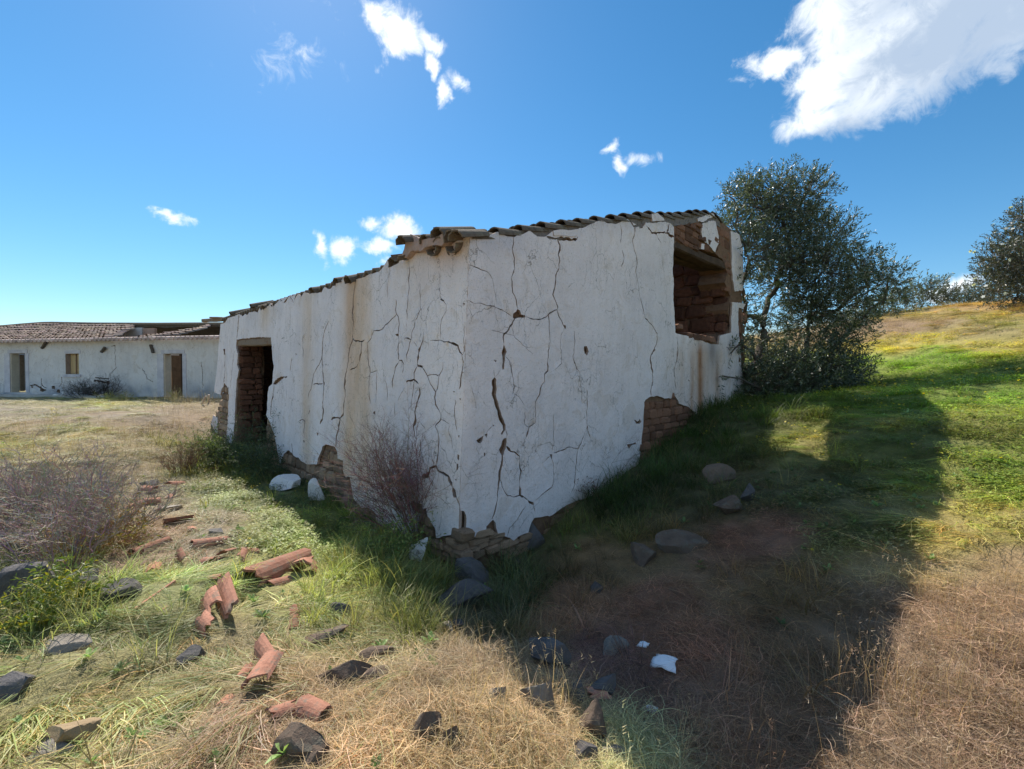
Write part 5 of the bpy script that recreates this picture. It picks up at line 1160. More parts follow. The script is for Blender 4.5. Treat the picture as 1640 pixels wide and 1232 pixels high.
rocks = [
 (460, 778, 44, 30, M_PCHUNK, 'rounded lump of fallen white plaster under the door wall, the larger and flatter of two', 'plaster lump', .8, 1),
 (505, 790, 26, 42, M_PCHUNK, 'upright fallen chunk of white plaster leaning by the broken wall base', 'plaster lump', .6, 2),
 (671, 886, 30, 44, M_PCHUNK, 'pale plaster remnant half hidden at the foot of the cottage corner, beside the reddish bush', 'plaster lump', .7, 3),
 (750, 870, 90, 38, ST, 'broad flat brown foundation stone right under the cottage corner', 'stone', .6, 4),
 (848, 862, 58, 52, SL, 'large dark rock jutting from the shaded wall base beside the cottage corner', 'stone', .7, 5),
 (752, 915, 58, 48, SL, 'dark rounded boulder in the hollow below the cottage corner', 'stone', .9, 6),
 (738, 955, 70, 44, SL, 'dark flat slab lowest in the hollow below the cottage corner', 'stone', .7, 7),
 (824, 905, 24, 26, SL, 'small grey-blue stone in grass just right of the corner hollow', 'stone', .8, 8),
 (1147, 766, 42, 30, ST, 'squarish brown stone in the green grass below the bare-stone patch', 'stone', .8, 9),
 (1200, 792, 24, 36, SL, 'upright grey stone farthest right in the shaded grass', 'stone', .7, 10),
 (1172, 808, 36, 40, ST, 'brown earthy stone leaning against the upright grey stone', 'stone', .8, 11),
 (1031, 886, 42, 38, ST, 'brown block of stone at the edge of the shaded grass, left of a flat one', 'stone', .9, 12),
 (1092, 876, 56, 28, ST, 'wide low purplish stone half buried in shaded dry grass', 'stone', .8, 13),
 (955, 943, 24, 22, SL, 'small dark stone in the shade between wall corner and earthy path', 'stone', .9, 14),
 (888, 1048, 58, 62, SL, 'big smooth dark slate slab standing at the shadow edge', 'stone', .5, 15),
 (982, 1040, 34, 20, PS, 'flat pale grey stone lying in shade left of the white plastic scrap', 'stone', .9, 16),
 (968, 1100, 34, 34, SL, 'dark pointed slate beside the small brick-red fragment', 'stone', .6, 17),
 (928, 1112, 26, 38, SL, 'dark upright stone left of the small brick-red fragment', 'stone', .7, 18),
 (957, 1163, 36, 56, ST, 'long olive-brown stone straddling the shadow edge below the red fragment', 'stone', .7, 19),
 (986, 1206, 24, 26, PS, 'small pale faceted stone catching sun near the bottom edge', 'stone', .8, 20),
 (940, 1208, 36, 26, SL, 'blackish stone under straw left of the small pale faceted one', 'stone', .8, 21),
 (862, 1116, 44, 58, PS, 'large pale rounded stone in straw just below the shadow edge', 'stone', .8, 22),
 (797, 1114, 24, 32, PS, 'small whitish stone in straw left of the large pale one', 'stone', .8, 23),
 (684, 1166, 40, 40, ST, 'brown pointed rock in the straw at bottom centre, left of a lower one', 'stone', .8, 24),
 (722, 1180, 24, 24, ST, 'low brown rock in the straw touching its larger pointed neighbour', 'stone', .8, 25),
 (732, 1003, 24, 20, SL, 'dark grey stone at the tip of sunlit straw, right of two whitish ones', 'stone', .9, 26),
 (716, 1004, 20, 14, PS, 'whitish speckled stone beside the dark one above the straw mound', 'stone', .9, 27),
 (512, 1025, 56, 22, ST, 'brick-shaped dark brown stone lying across yellow grass', 'stone', .5, 28),
 (546, 983, 26, 24, SL, 'grey angular stone in grass above the brick-shaped one', 'stone', .9, 29),
 (302, 1054, 32, 24, SL, 'dark purple-grey faceted stone alone in the green-yellow grass', 'stone', .9, 30),
 (548, 1088, 60, 34, ST, 'long dark ridge of rock running diagonally through the straw', 'stone', .5, 31),
 (602, 1080, 42, 20, ST, 'smooth dark slab in straw at the right end of the rock ridge', 'stone', .7, 32),
 (612, 1048, 44, 20, ST, 'jagged purplish rock in straw above the smooth dark slab', 'stone', .8, 33),
 (466, 1200, 54, 36, ST, 'grass-covered wedge of grey-brown rock at the bottom left of centre', 'stone', .6, 34),
 (502, 1216, 34, 30, ST, 'brown rock at the bottom edge right of the grass-covered wedge', 'stone', .8, 35),
 (94, 1190, 62, 34, M_WARM, 'ochre brown rock with dark shadowed end near the bottom left corner', 'stone', .7, 36),
 (54, 1222, 52, 22, PS, 'pale blue-grey rock cut by the bottom edge below the ochre one', 'stone', .8, 37),
 (2, 1112, 50, 26, SL, 'flat smooth grey boulder cut by the left edge', 'stone', .8, 38),
 (18, 962, 56, 44, SL, 'dark blue-grey rock at the left edge below the dry grey shrub', 'stone', .8, 39),
 (112, 938, 44, 18, SL, 'flat slate lying behind the yellow-green weed on the left', 'stone', .8, 40),
 (84, 1034, 48, 14, PS, 'low dusty grey stone sunk in grass near the left edge', 'stone', .9, 41),
 (196, 950, 46, 20, SL, 'grey stone in long grass beside the sunken red roof tile', 'stone', .8, 42),
 (234, 776, 26, 10, SL, 'thin grey slate lying on top of the red tile pile', 'stone', .7, 43),
 (262, 816, 40, 8, PS, 'thin pale slab at the foot of the red tile pile', 'stone', .7, 44),
 (318, 1003, 24, 18, PS, 'dusty pale stone beside the two upright tile shards', 'stone', .9, 45),
 (340, 855, 26, 12, SL, 'little grey stone in grass above the row of long tiles', 'stone', .9, 46),
]
for (px, py, w, h, mt_, lab, cat, dp, sd) in rocks:
    big = cat != 'stone'
    if big: w, h = w * .78, h * .78
    put_rock(px, py, w, h, mt_, lab, cat, 'plaster_lump' if big else 'stone', sd, (random.uniform(-.2, .2), random.uniform(-.25, .25), random.uniform(-.6, .6)), depth=dp, sink=.10 if big else (.36 if mt_ is PS else .28), group='fallen plaster lumps by the cottage' if big else 'loose stones on the ground', cuts=7 if big else 15)

# roof tiles and shards in the grass
TG = [tile_mesh(M_TILE, seed=20 + s, L_=.46, r0=.105, r1=.08, th=.015, broken=b) for s, b in enumerate((.004, .02, .03))]
SH = [tile_mesh(M_TILE, seed=30, L_=.24, r0=.10, r1=.09, th=.015, broken=.03, arc=150), tile_mesh(M_TILE, seed=31, L_=.18, r0=.10, r1=.095, th=.015, broken=.04, arc=110), tile_mesh(M_TILE, seed=32, L_=.20, r0=.11, r1=.09, th=.015, broken=.04, arc=150, seg=4, cut=lambda i, k, s, n: k > n - 1 - i * 1.4), tile_mesh(M_TILE, seed=33, L_=.30, r0=.10, r1=.08, th=.015, broken=.03, arc=95)]
TGRP = 'fallen roof tiles in the grass'
def ground_tile(a, b, mesh, label, lift=.05, flipped=False, roll=0.0, scale=1.0, zb=0.0, za=0.0, fit=True):
    A = gpt(*a); B_ = gpt(*b); A = A + np.array([0, 0, za]); B_ = B_ + np.array([0, 0, zb]); d = B_ - A
    sc = scale
    if fit:
        xs = [v.co.x for v in mesh.vertices]; sc = float(np.clip(np.linalg.norm(d) / (max(xs) - min(xs)), .55, 1.6)) * scale
    o = put_tile('roof_tile', mesh, (A + B_) / 2 + np.array([0, 0, lift]), d, (0, 0, 1), None, flipped, sc, roll)
    tag(o, label, 'roof tile', TGRP, 'thing'); return o
ground_tile((212, 892), (272, 868), TG[0], 'whole red roof tile, left one of the two lying end to end in dry grass', .01)
ground_tile((304, 876), (366, 866), TG[1], 'whole dusty roof tile, right one of the two lying end to end in dry grass', .0, roll=.1)
ground_tile((388, 938), (490, 893), TG[2], 'longest fallen roof tile, pointing at the wall across lush grass', -.01)
ground_tile((432, 938), (460, 930), SH[0], 'round-topped half buried tile shard just below the longest tile', -.02, scale=1.2)
ground_tile((478, 925), (494, 908), SH[2], 'triangular dark red shard standing by the end of the longest tile', .0, roll=.6)
ground_tile((234, 985), (296, 935), TG[2], 'hollow side up red tile sunk in long green grass left of the middle', .03, flipped=True, roll=.25)
ground_tile((378, 945), (393, 998), SH[3], 'narrow tile lying on its edge pointing towards the viewer', .03, roll=1.2, zb=.02)
ground_tile((345, 968), (356, 992), SH[2], 'small upright pointed shard left of the tile lying on its edge', .03, roll=1.3)
ground_tile((328, 1000), (346, 1018), SH[1], 'broken dark red shard pair leaning beside the dusty pale stone', .03, roll=.9)
ground_tile((470, 1002), (472, 978), TG[1], 'tile end showing as a dark arch under yellow grass', -.015, scale=.9)
ground_tile((436, 1040), (460, 1078), SH[3], 'thin dark red tile on edge above the broad red shard', .03, roll=1.35)
ground_tile((410, 1112), (438, 1082), SH[0], 'broad bright red tile shard tilted in straw with a shadow below', .03, roll=-.35, scale=1.15, zb=.05)
ground_tile((440, 1150), (462, 1142), SH[1], 'small pinkish tile chip in straw left of a thick fragment', .0, scale=.9)
ground_tile((486, 1136), (520, 1150), SH[0], 'thick pinkish tile fragment lying in straw near the bottom', .0, scale=1.1)
ground_tile((266, 838), (306, 832), TG[1], 'upturned curved tile with raised corner near the tile pile', .05, flipped=True, roll=-.3)
ground_tile((190, 878), (226, 866), SH[0], 'dark red shard under the yellowish dry bush', .01)
ground_tile((228, 790), (252, 790), SH[0], 'upper dark red shard of the small tile pile', .03)
ground_tile((228, 808), (258, 806), SH[0], 'lower dark red shard of the small tile pile', .02, roll=.3)
ground_tile((266, 781), (296, 779), SH[1], 'pale pink shard in dry grass right of the tile pile', .0)
ground_tile((322, 905), (352, 900), SH[2], 'crumbled dusty shard below the two end to end tiles', .0)
ground_tile((354, 896), (374, 890), SH[1], 'light pink chip of tile in grass below the dusty end to end tile', .02, roll=-.4)
ground_tile((378, 905), (390, 888), SH[3], 'small curved shard on edge right of the light pink chip', .02, roll=.9)
ground_tile((292, 890), (302, 908), SH[3], 'thin grey-brown tile splinter leaning near the tile pair', .04, roll=1.1, scale=.8)
ground_tile((248, 912), (244, 922), SH[1], 'tiny maroon chip of tile in green grass by the left middle', .01)
ground_tile((944, 1122), (964, 1122), SH[1], 'small brick-red fragment in the shade between dark slates', .01)
ground_tile((336, 755), (350, 754), SH[1], 'little reddish shard near the overgrown doorway', .02)
rsh = random.Random(17)
SCRAP = [tile_mesh(M_TILE, seed=60 + k, L_=.13 + .03 * k, r0=.10, r1=.095, th=.015, broken=.03, arc=60 + 22 * k, n=6, seg=2) for k in range(4)]
for (px, py, sc, lab) in [(225, 838, .7, 'small red shard just right of the yellow-brown dry bush'), (252, 850, .7, 'small red shard above the left end to end tile'), (200, 856, .6, 'small red shard half under the yellow-brown dry bush'), (216, 812, .8, 'small red shard at the left foot of the tile pile'), (272, 798, .7, 'small red shard right of the tile pile below the pale pink one'), (322, 888, .6, 'small red shard between the right whole tile and the crumbled one'), (398, 884, .6, 'small red shard in grass above the longest tile'), (346, 928, .6, 'small red shard in lush grass left of the longest tile'), (186, 902, .6, 'small maroon shard at the front edge of the dry bushes'), (306, 850, .6, 'small red shard above the right whole tile'), (396, 1078, .5, 'small red chip left of the thin tile on edge in straw'), (362, 1128, .45, 'small red chip in yellow grass left of the broad bright shard')]:
    g = gpt(px, py); a_ = rsh.uniform(0, 6.28)
    o = put_tile('tile_shard', rsh.choice(SCRAP), g - np.array([0, 0, .03 * sc]), (math.cos(a_), math.sin(a_), rsh.uniform(-.3, .3)), (0, 0, 1), None, rsh.random() < .3, sc, rsh.uniform(-.8, .8))
    tag(o, lab, 'tile shard', 'small broken tile shards in the grass', 'thing')
# litter
def litter(px, py, wpx, seed, label, name='plastic_scrap', mat=M_LITTER):
    g = gpt(px, py); w = wpx * np.linalg.norm(g - CAM) / F; n = 9; V = []; Fc = []
    for j in range(n):
        for i in range(n):
            a, b = i / (n - 1) - .5, j / (n - 1) - .5
            rr = 1 - .35 * abs(float(vnoise(np.array(a * 3 + seed), np.array(b * 3.0), 0, 61)))
            V.append((a * w * rr * 1.1 + .3 * b * w * .5, b * w * .75 * rr, .03 + w * .22 * float(fbm(np.array(a * 3 + seed), np.array(b * 3.0), 0, 62, 2)) - w * .3 * (a * a + b * b)))
    for j in range(n - 1):
        for i in range(n - 1): k = j * n + i; Fc.append((k, k + 1, k + n + 1, k + n))
    o = mesh_obj(name, V, Fc, mat, None, True); s_ = o.modifiers.new('t', 'SOLIDIFY'); s_.thickness = .004
    o.location = g + np.array([0, 0, .02]); o.rotation_euler = (.35, -.1, -.5); tag(o, label, 'litter'); return o
litter(1066, 1070, 30, 2, 'crumpled white plastic scrap lying in the shaded dry grass')
litter(1031, 1041, 13, 5, 'tiny white paper scrap a little above the crumpled plastic', 'paper_scrap')
litter(1042, 1147, 15, 8, 'small bluish white scrap in dark grass below the crumpled plastic', 'paper_scrap')

# ------------------------------------------------------------------ plants as things
def twig_mesh(seed, n, height, spread, lean=(0, 0), r=.003, branch=3, col=((.20, .14, .11), (.34, .25, .20)), up=.8, curl=.25, leafy=0, leafcol=None, gap=0):
    """bundle of fine branching stems -> MB"""
    rd = random.Random(seed); m = MB()
    def shoot(p, d, ln, rr, lev):
        pts = [Vector(p)]; q = Vector(p); dv = Vector(d).normalized(); k = 5
        for i in range(k):
            dv = (dv + Vector((rd.gauss(0, curl), rd.gauss(0, curl), rd.gauss(.02, curl * .7)))).normalized()
            q = q + dv * ln / k; pts.append(q.copy())
            if lev > 0 and i >= 1:
                for _ in range(rd.choice((1, 1, 2)) if lev > 1 else rd.choice((0, 1, 2))):
                    dd_ = (dv + Vector((rd.gauss(0, .6), rd.gauss(0, .6), rd.gauss(.05, .4)))).normalized()
                    shoot(q, dd_, ln * rd.uniform(.3, .6), rr * .6, lev - 1)
        c = tuple(col[0][j] + (col[1][j] - col[0][j]) * rd.random() for j in range(3))
        V, Fc = tube(pts, rr, rr * .4, 3); m.add(V, Fc[:-2], c)
        if leafy and lev == 0:
            for _ in range(leafy):
                pp = pts[rd.randrange(1, len(pts))]
                leaf(m, rd, pp, Vector((rd.gauss(0, 1), rd.gauss(0, 1), rd.gauss(.2, .7))), rd.uniform(.02, .045), .35, leafcol)
    for i in range(n):
        a = rd.uniform(0, 6.283); s = math.sqrt(rd.random()) * spread
        p = (s * math.cos(a) * .35, s * math.sin(a) * .35, -.03)
        d = Vector((math.cos(a) * s / spread * (1 - up) * 2 + lean[0] + rd.gauss(0, .12), math.sin(a) * s / spread * (1 - up) * 2 + lean[1] + rd.gauss(0, .12), 1))
        shoot(p, d, height * rd.uniform(.55, 1.05), r, branch)
    return m
def leaf(m, rd, p, d, ln, wr, cols):
    d = d.normalized(); s = d.cross(Vector((rd.gauss(0, 1), rd.gauss(0, 1), rd.gauss(0, 1))))
    if s.length < 1e-4: return
    s.normalize(); n = d.cross(s)
    w = ln * wr * .5; c = rd.choice(cols); f = rd.uniform(.75, 1.25); c = (c[0] * f, c[1] * f, c[2] * f)
    m.add([p, p + d * ln * .5 + s * w + n * w * .3, p + d * ln, p + d * ln * .5 - s * w + n * w * .3], [(0, 1, 2), (0, 2, 3)], c)
def plant(name, m, loc, label, cat, mat, part='stems', group=None):
    e = empty(name, tuple(loc)); tag(e, label, cat, group)
    o = m.build(part, mat, e); return e
GREY = ((.24, .195, .165), (.52, .45, .40)); RED = ((.15, .075, .065), (.34, .20, .17))
# leaning reddish shrub against the door wall
b0 = gpt(668, 872)
plant('dry_shrub', twig_mesh(1, 54, 1.0, .22, (-.34, -.04), .0044, 3, RED, .84, .12), b0 + np.array([0, 0, 0]), 'reddish dry thorny shrub leaning left against the cracked door wall', 'shrub', M_TWIG)
# mound of grey dry brush on the left: several separate bushes
brush = [(40, 850, .62, 'grey-brown bush at the left edge'), (120, 830, .62, 'tallest of the grey twiggy bushes, in the middle of the dry thicket'), (180, 836, .44, 'grey twiggy bush at the right end of the dry thicket, by the tile pile'), (90, 895, .45, 'purplish grey low bush in front of the dry thicket'), (20, 800, .5, 'hazy grey bush at the back left of the dry thicket'), (150, 785, .42, 'pale grey bush at the back of the dry thicket towards the field')]
for i, (px, py, h, lab) in enumerate(brush):
    g = gpt(px, py + 30)
    plant('dry_bush', twig_mesh(20 + i, 24, h * 1.08, .36, (0, 0), .0062, 3, GREY if i % 3 else ((.26, .19, .17), (.46, .37, .33)), .58, .15), g, lab, 'bush', M_TWIG, 'stems', 'dry twiggy bushes on the left')
g = gpt(162, 893); plant('dry_bush', twig_mesh(31, 46, .4, .34, (.1, 0), .002, 2, ((.20, .12, .04), (.42, .30, .10)), .5, .2, 1, [(.32, .26, .06), (.30, .17, .06)]), g, 'yellow-brown dry bush with orange base beside the red tile pair', 'bush', M_TWIG, 'stems')
g = gpt(291, 762); plant('dry_bush', twig_mesh(32, 60, .5, .30, (0, 0), .0035, 2, ((.14, .07, .045), (.28, .15, .08)), .6, .12), g, 'small dark brown tuft of dead stalks in front of the cottage doorway', 'bush', M_TWIG, 'stems')
g = gpt(975, 775); plant('dead_weed', twig_mesh(33, 5, .85, .16, (0, 0), .0026, 3, ((.10, .06, .05), (.20, .12, .09)), .8, .16), g + np.array([-.05, -.08, 0]), 'thin bare dead weed standing against the shaded white wall', 'weed', M_TWIG)
g = gpt(950, 800); plant('dead_weed', twig_mesh(34, 7, .3, .12, (0, 0), .002, 2, ((.10, .06, .05), (.2, .12, .1)), .6, .2, 1, [(.2, .12, .1)]), g, 'short reddish weed at the shaded wall base left of the taller bare one', 'weed', M_TWIG)
g = gpt(85, 985); plant('flowering_weed', twig_mesh(35, 26, .24, .22, (0, 0), .0022, 2, ((.14, .18, .04), (.26, .30, .08)), .45, .2, 3, [(.17, .22, .045), (.14, .20, .04), (.22, .25, .06), (.12, .17, .04), (.5, .42, .04)]), g, 'bright yellow-green weed clump beside dark rocks at left', 'weed', M_BUSH)
g = gpt(625, 905); plant('green_weed', twig_mesh(36, 26, .42, .30, (.1, 0), .0025, 2, ((.10, .13, .04), (.2, .22, .08)), .6, .18, 3, [(.14, .20, .05), (.24, .26, .08)]), g, 'leafy green weed under the reddish shrub by the wall base', 'weed', M_BUSH)
# dark growth filling the doorway
dg = [(400, 735, .95, .6, 'dark leafy shrub filling the lower half of the cottage doorway'), (368, 742, .6, .45, 'dark green weed left of the doorway shrub'), (428, 752, .5, .45, 'dark green weed right of the doorway shrub, at the stone jamb'), (330, 730, .55, .4, 'lighter green spindly weed at the far left cottage corner')]
for i, (px, py, h, sp, lab) in enumerate(dg):
    g = gpt(px, py + 12); g = g + np.array([.12, .1, 0]) if i == 0 else g
    cl = [(.05, .085, .03), (.07, .11, .035), (.09, .12, .06)] if i < 3 else [(.16, .21, .05), (.22, .26, .08)]
    plant('doorway_shrub' if i == 0 else 'green_weed', twig_mesh(40 + i, 34, h, sp, (0, 0), .003, 2, ((.06, .07, .04), (.12, .13, .07)), .5, .2, 4, cl), g, lab, 'shrub' if i == 0 else 'weed', M_BUSH)
# plants at the far house
for i, (px, py, h, lab) in enumerate([(135, 634, .75, 'dark brown bush left of its twin against the far farmhouse wall'), (168, 634, .95, 'dark bush right of its twin against the far farmhouse wall')]):
    g = at_depth(px, py, 19.3); g[2] = zg(g[0], g[1])[0]
    plant('dark_bush', twig_mesh(50 + i, 60, h, .9, (0, 0), .007, 2, ((.03, .028, .025), (.08, .065, .05)), .3, .25), g, lab, 'bush', M_TWIG)
for i, (px, py, h, lab) in enumerate([(190, 643, .4, 'yellow-green weeds in front of the dark bushes by the farmhouse'), (282, 640, .45, 'pale yellow weed growing in the right farmhouse doorway')]):
    g = at_depth(px, py, 18.0 if i == 0 else 18.9); g[2] = zg(g[0], g[1])[0]
    plant('yellow_weed', twig_mesh(54 + i, 40 if i == 0 else 14, h, 1.3 if i == 0 else .4, (0, 0), .006, 1, ((.3, .3, .08), (.42, .42, .14)), .4, .2, 3, [(.42, .42, .1), (.36, .38, .12)]), g, lab, 'weed', M_BUSH)
for i, (a, b, lab) in enumerate([((322, 648), (333, 634), 'pale fallen branch leaning left near the far cottage corner'), ((334, 646), (338, 632), 'pale stick standing right of the fallen branch by the farmhouse'), ((46.5, 640), (47.5, 632), 'short whitish post by the farmhouse wall')][:2]):
    A = gpt(*a); B_ = A + np.array([(b[0] - a[0]) / F * A[1], -.1, (a[1] - b[1]) / F * A[1]])
    o = beam('branch', A, B_, .05, .05, rough_mat('bleached_wood', (.40, .33, .27), (.55, .47, .40), 8, .01, 30, .9), None, 3); tag(o, lab, 'branch')
for i, (px, py, w, h, lab) in enumerate([(100, 631, 4, 8, 'small upright white block against the farmhouse wall'), (89, 633, 6, 4, 'small pale stone left of the white block by the farmhouse')]):
    g = at_depth(px, py, 19.6); g[2] = zg(g[0], g[1])[0]; mp = 20 / F
    me = ang_rock('stone', 400 + i, (w * mp * 1.4, w * mp, h * mp * 1.5), M_PCHUNK, 4); o = bpy.data.objects.new('white_block' if i == 0 else 'stone', me); COL.objects.link(o); o.location = g + np.array([0, 0, h * mp * .45]); tag(o, lab, 'block' if i == 0 else 'stone')

# ------------------------------------------------------------------ trees
def leafy_tree(name, base, blobs, label, cat, leafcols, sprigs_per, leaf_len, wr, seed, trunk_r, stems=4, depthY=10, group=None, up=.35, sprl=.26, flowers=0, dense=1.0):
    """stems, limbs to each clump and leaf sprigs spread through the clumps"""
    rd = random.Random(seed); e = empty(name, tuple(base)); tag(e, label, cat, group)
    base = Vector(base); br = MB(); lf = MB(); fl = MB()
    cl = []
    for b in blobs:
        px, py, r = b[:3]; dy = b[3] if len(b) > 3 else rd.uniform(-.5, .5)
        c = Vector(at_depth(px, py, depthY + dy)); cl.append((c, r * (depthY + dy) / F, b[4] if len(b) > 4 else 1.0))
    roots = []
    for s in range(stems):
        a = 6.283 * s / stems + rd.random(); roots.append(base + Vector((math.cos(a) * .18, math.sin(a) * .18, -.1)))
    order = sorted(range(len(cl)), key=lambda i: (cl[i][0] - base).length); par = {}; wt = [1.0] * len(cl)
    for n_, i in enumerate(order):
        c = cl[i][0]; best = None
        for k in order[:n_]:
            q = cl[k][0]
            cost = (q - c).length + .35 * (q - base).length + max(0, q.z - c.z) * 2
            if best is None or cost < best[0]: best = (cost, k)
        rt = min(roots, key=lambda q: (q - c).length); cr_ = (rt - c).length * .85
        par[i] = best[1] if best and best[0] < cr_ else None
    for i in reversed(order):
        if par[i] is not None: wt[par[i]] += wt[i]
    for ci, (c, r, dn) in enumerate(cl):
        p = cl[par[ci]][0] if par[ci] is not None else min(roots, key=lambda q: (q - c).length + rd.random() * .4)
        mid = p.lerp(c, .5) + Vector((rd.gauss(0, .1), rd.gauss(0, .1), .14 * (c - p).length))
        pts = []
        for i in range(7):
            t = i / 6; q = p * (1 - t) ** 2 + mid * 2 * t * (1 - t) + c * t * t
            pts.append(q + Vector((rd.gauss(0, .02), rd.gauss(0, .02), rd.gauss(0, .02))) - base)
        r0_ = trunk_r * .30 * wt[ci] ** .5
        V, Fc = tube(pts, r0_ * 1.1, max(r0_ * .75, .006), 6); br.add(V, Fc, (1, 1, 1))
        nsp = int(sprigs_per * dn * dense * 2.3 * (r / .5) ** 2)
        for k in range(nsp):
            v = Vector((rd.gauss(0, 1), rd.gauss(0, 1), rd.gauss(0, 1))).normalized() * r * rd.uniform(.25, 1.0) ** .6 * rd.uniform(.85, 1.12)
            p0 = c + v * Vector((1, 1, .95)).length / 1.7 if False else c + v
            d = (v.normalized() * .8 + Vector((rd.gauss(0, .35), rd.gauss(0, .35), up + rd.gauss(0, .3)))).normalized()
            L_ = sprl * rd.uniform(.6, 1.25)
            if k % 3 == 0:
                V, Fc = tube([(c.lerp(p0, .35)) - base, (c.lerp(p0, .7) + Vector((0, 0, .03))) - base, p0 - base, p0 + d * L_ - base], .009, .0025, 3); br.add(V, Fc[:-2], (1, 1, 1))
            nl = rd.randint(9, 15); sd = d.cross(Vector((rd.gauss(0, 1), rd.gauss(0, 1), rd.gauss(0, 1)))).normalized()
            for j in range(nl):
                t = j / nl; q = p0 + d * L_ * t - base
                ld = (d * .75 + (sd if j % 2 else -sd) * .8 + Vector((rd.gauss(0, .3), rd.gauss(0, .3), rd.gauss(0, .3))))
                leaf(lf, rd, q, ld, leaf_len * rd.uniform(.7, 1.2), wr, leafcols)
            if flowers and rd.random() < flowers:
                q = p0 + d * L_ - base
                for a in range(5):
                    an = a * 1.2566; ax = d.cross(Vector((.3, .2, 1))).normalized(); ay = d.cross(ax)
                    t1 = ax * math.cos(an) + ay * math.sin(an); t2 = ax * math.cos(an + .6) + ay * math.sin(an + .6); t3 = ax * math.cos(an - .6) + ay * math.sin(an - .6)
                    fl.add([q, q + t3 * .035, q + t1 * .055, q + t2 * .035], [(0, 1, 2, 3)], (.85, .85, .8))
    br.build('trunk', M_BARK, e, True); lf.build('crown', M_LEAF, e)
    if fl.v: stuff(fl.build('blossoms', M_BUSH, e))
    return e
OL = [(.06, .085, .045), (.08, .11, .055), (.10, .125, .075), (.19, .215, .165), (.055, .075, .04)]
tb = gpt(1262, 655); tb = np.array([6.05, 9.75, zg(6.05, 9.75)[0]])
leafy_tree('olive_tree', tb, [(1208, 332, 52), (1245, 312, 44), (1290, 316, 42), (1302, 286, 16, 0, .8), (1200, 304, 26), (1195, 409, 52, -.4), (1262, 382, 62), (1330, 386, 46), (1246, 454, 46, .2, .4), (1315, 434, 58), (1372, 426, 34, 0, .8), (1390, 459, 40, 0, .8), (1426, 446, 26, 0, .7), (1345, 494, 50), (1296, 519, 52, .2, .8), (1222, 514, 34, 0, .3), (1232, 594, 52), (1292, 584, 58), (1345, 549, 38, 0, .7), (1240, 644, 58), (1300, 636, 58), (1352, 609, 40, 0, .6), (1375, 599, 26, -.3, .5), (1186, 459, 26, -.3, .6), (1176, 366, 28, -.4), (1172, 314, 18, -.4, .6), (1415, 482, 24, 0, .6), (1196, 604, 36, -.3, .9), (1188, 549, 20, -.9, .7), (1172, 564, 15, -1.1, .5), (1150, 604, 14, -1.3, .5), (1210, 654, 48, -.4), (1270, 668, 42, -.3), (1335, 659, 36, -.3, .8), (1368, 644, 26, -.3, .5), (1250, 354, 45), (1265, 614, 60, -.5), (1215, 629, 45, -.5), (1320, 614, 50, -.4), (1275, 654, 55, -.6), (1215, 579, 34, -.3, .5), (1400, 624, 22, -.4, .4), (1265, 424, 50), (1300, 474, 45), (1192, 505, 26), (1225, 545, 34, 0, .6), (1330, 585, 40), (1405, 430, 24, 0, .7), (1438, 452, 16, 0, .7), (1380, 520, 24, 0, .6)],
           'dark grey-green olive-like tree growing against the right end of the cottage', 'tree', OL, 70, .085, .27, 5, .07, 6, 10.0, dense=.80)
leafy_tree('rockrose_shrub', at_depth(1625, 485, 12.5), [(1590, 410, 22), (1620, 380, 24), (1640, 345, 18), (1605, 440, 34), (1640, 425, 40), (1670, 390, 40), (1680, 440, 50), (1592, 465, 24), (1630, 468, 34), (1720, 420, 50), (1660, 340, 22)], 'tall dark rockrose shrub dotted with white flowers on the hill crest at the right edge', 'shrub', [(.06, .07, .045), (.08, .09, .05), (.11, .10, .06), (.10, .11, .10)], 70, .08, .3, 8, .03, 7, 12.5, up=.7, flowers=.05)
crest = [(1378, 505, 15, 'small crest shrub nearest the olive tree on the skyline'), (1412, 492, 16, 'second small crest shrub right of the olive tree'), (1450, 478, 17, 'shrub with bare tips left of the tallest crest shrub'), (1492, 468, 22, 'tallest of the small shrubs along the crest between tree and rockrose'), (1535, 478, 18, 'thin shrub on the crest in front of the low cloud'), (1568, 478, 16, 'small crest shrub just left of the big rockrose'), (1345, 515, 14, 'low crest shrub half hidden behind the olive branches')]
for i, (px, py, r, lab) in enumerate(crest):
    bl = [(px + dx, py + dy, r * s) for dx, dy, s in ((0, 0, .8), (-r, 6, .7), (r, 7, .7), (-r * .5, -r * .7, .45), (r * .6, -r * .6, .4), (0, r * .8, .9))]
    b_ = at_depth(px, py + r * 1.3, 16.5); b_[2] = min(b_[2], zg(b_[0], b_[1])[0])
    leafy_tree('crest_shrub', b_, bl, lab, 'shrub', [(.09, .11, .07), (.13, .15, .10), (.16, .17, .12)], 26, .11, .3, 70 + i, .02, 4, 16.5, 'small shrubs along the hill crest', up=.9, sprl=.34, flowers=.02)

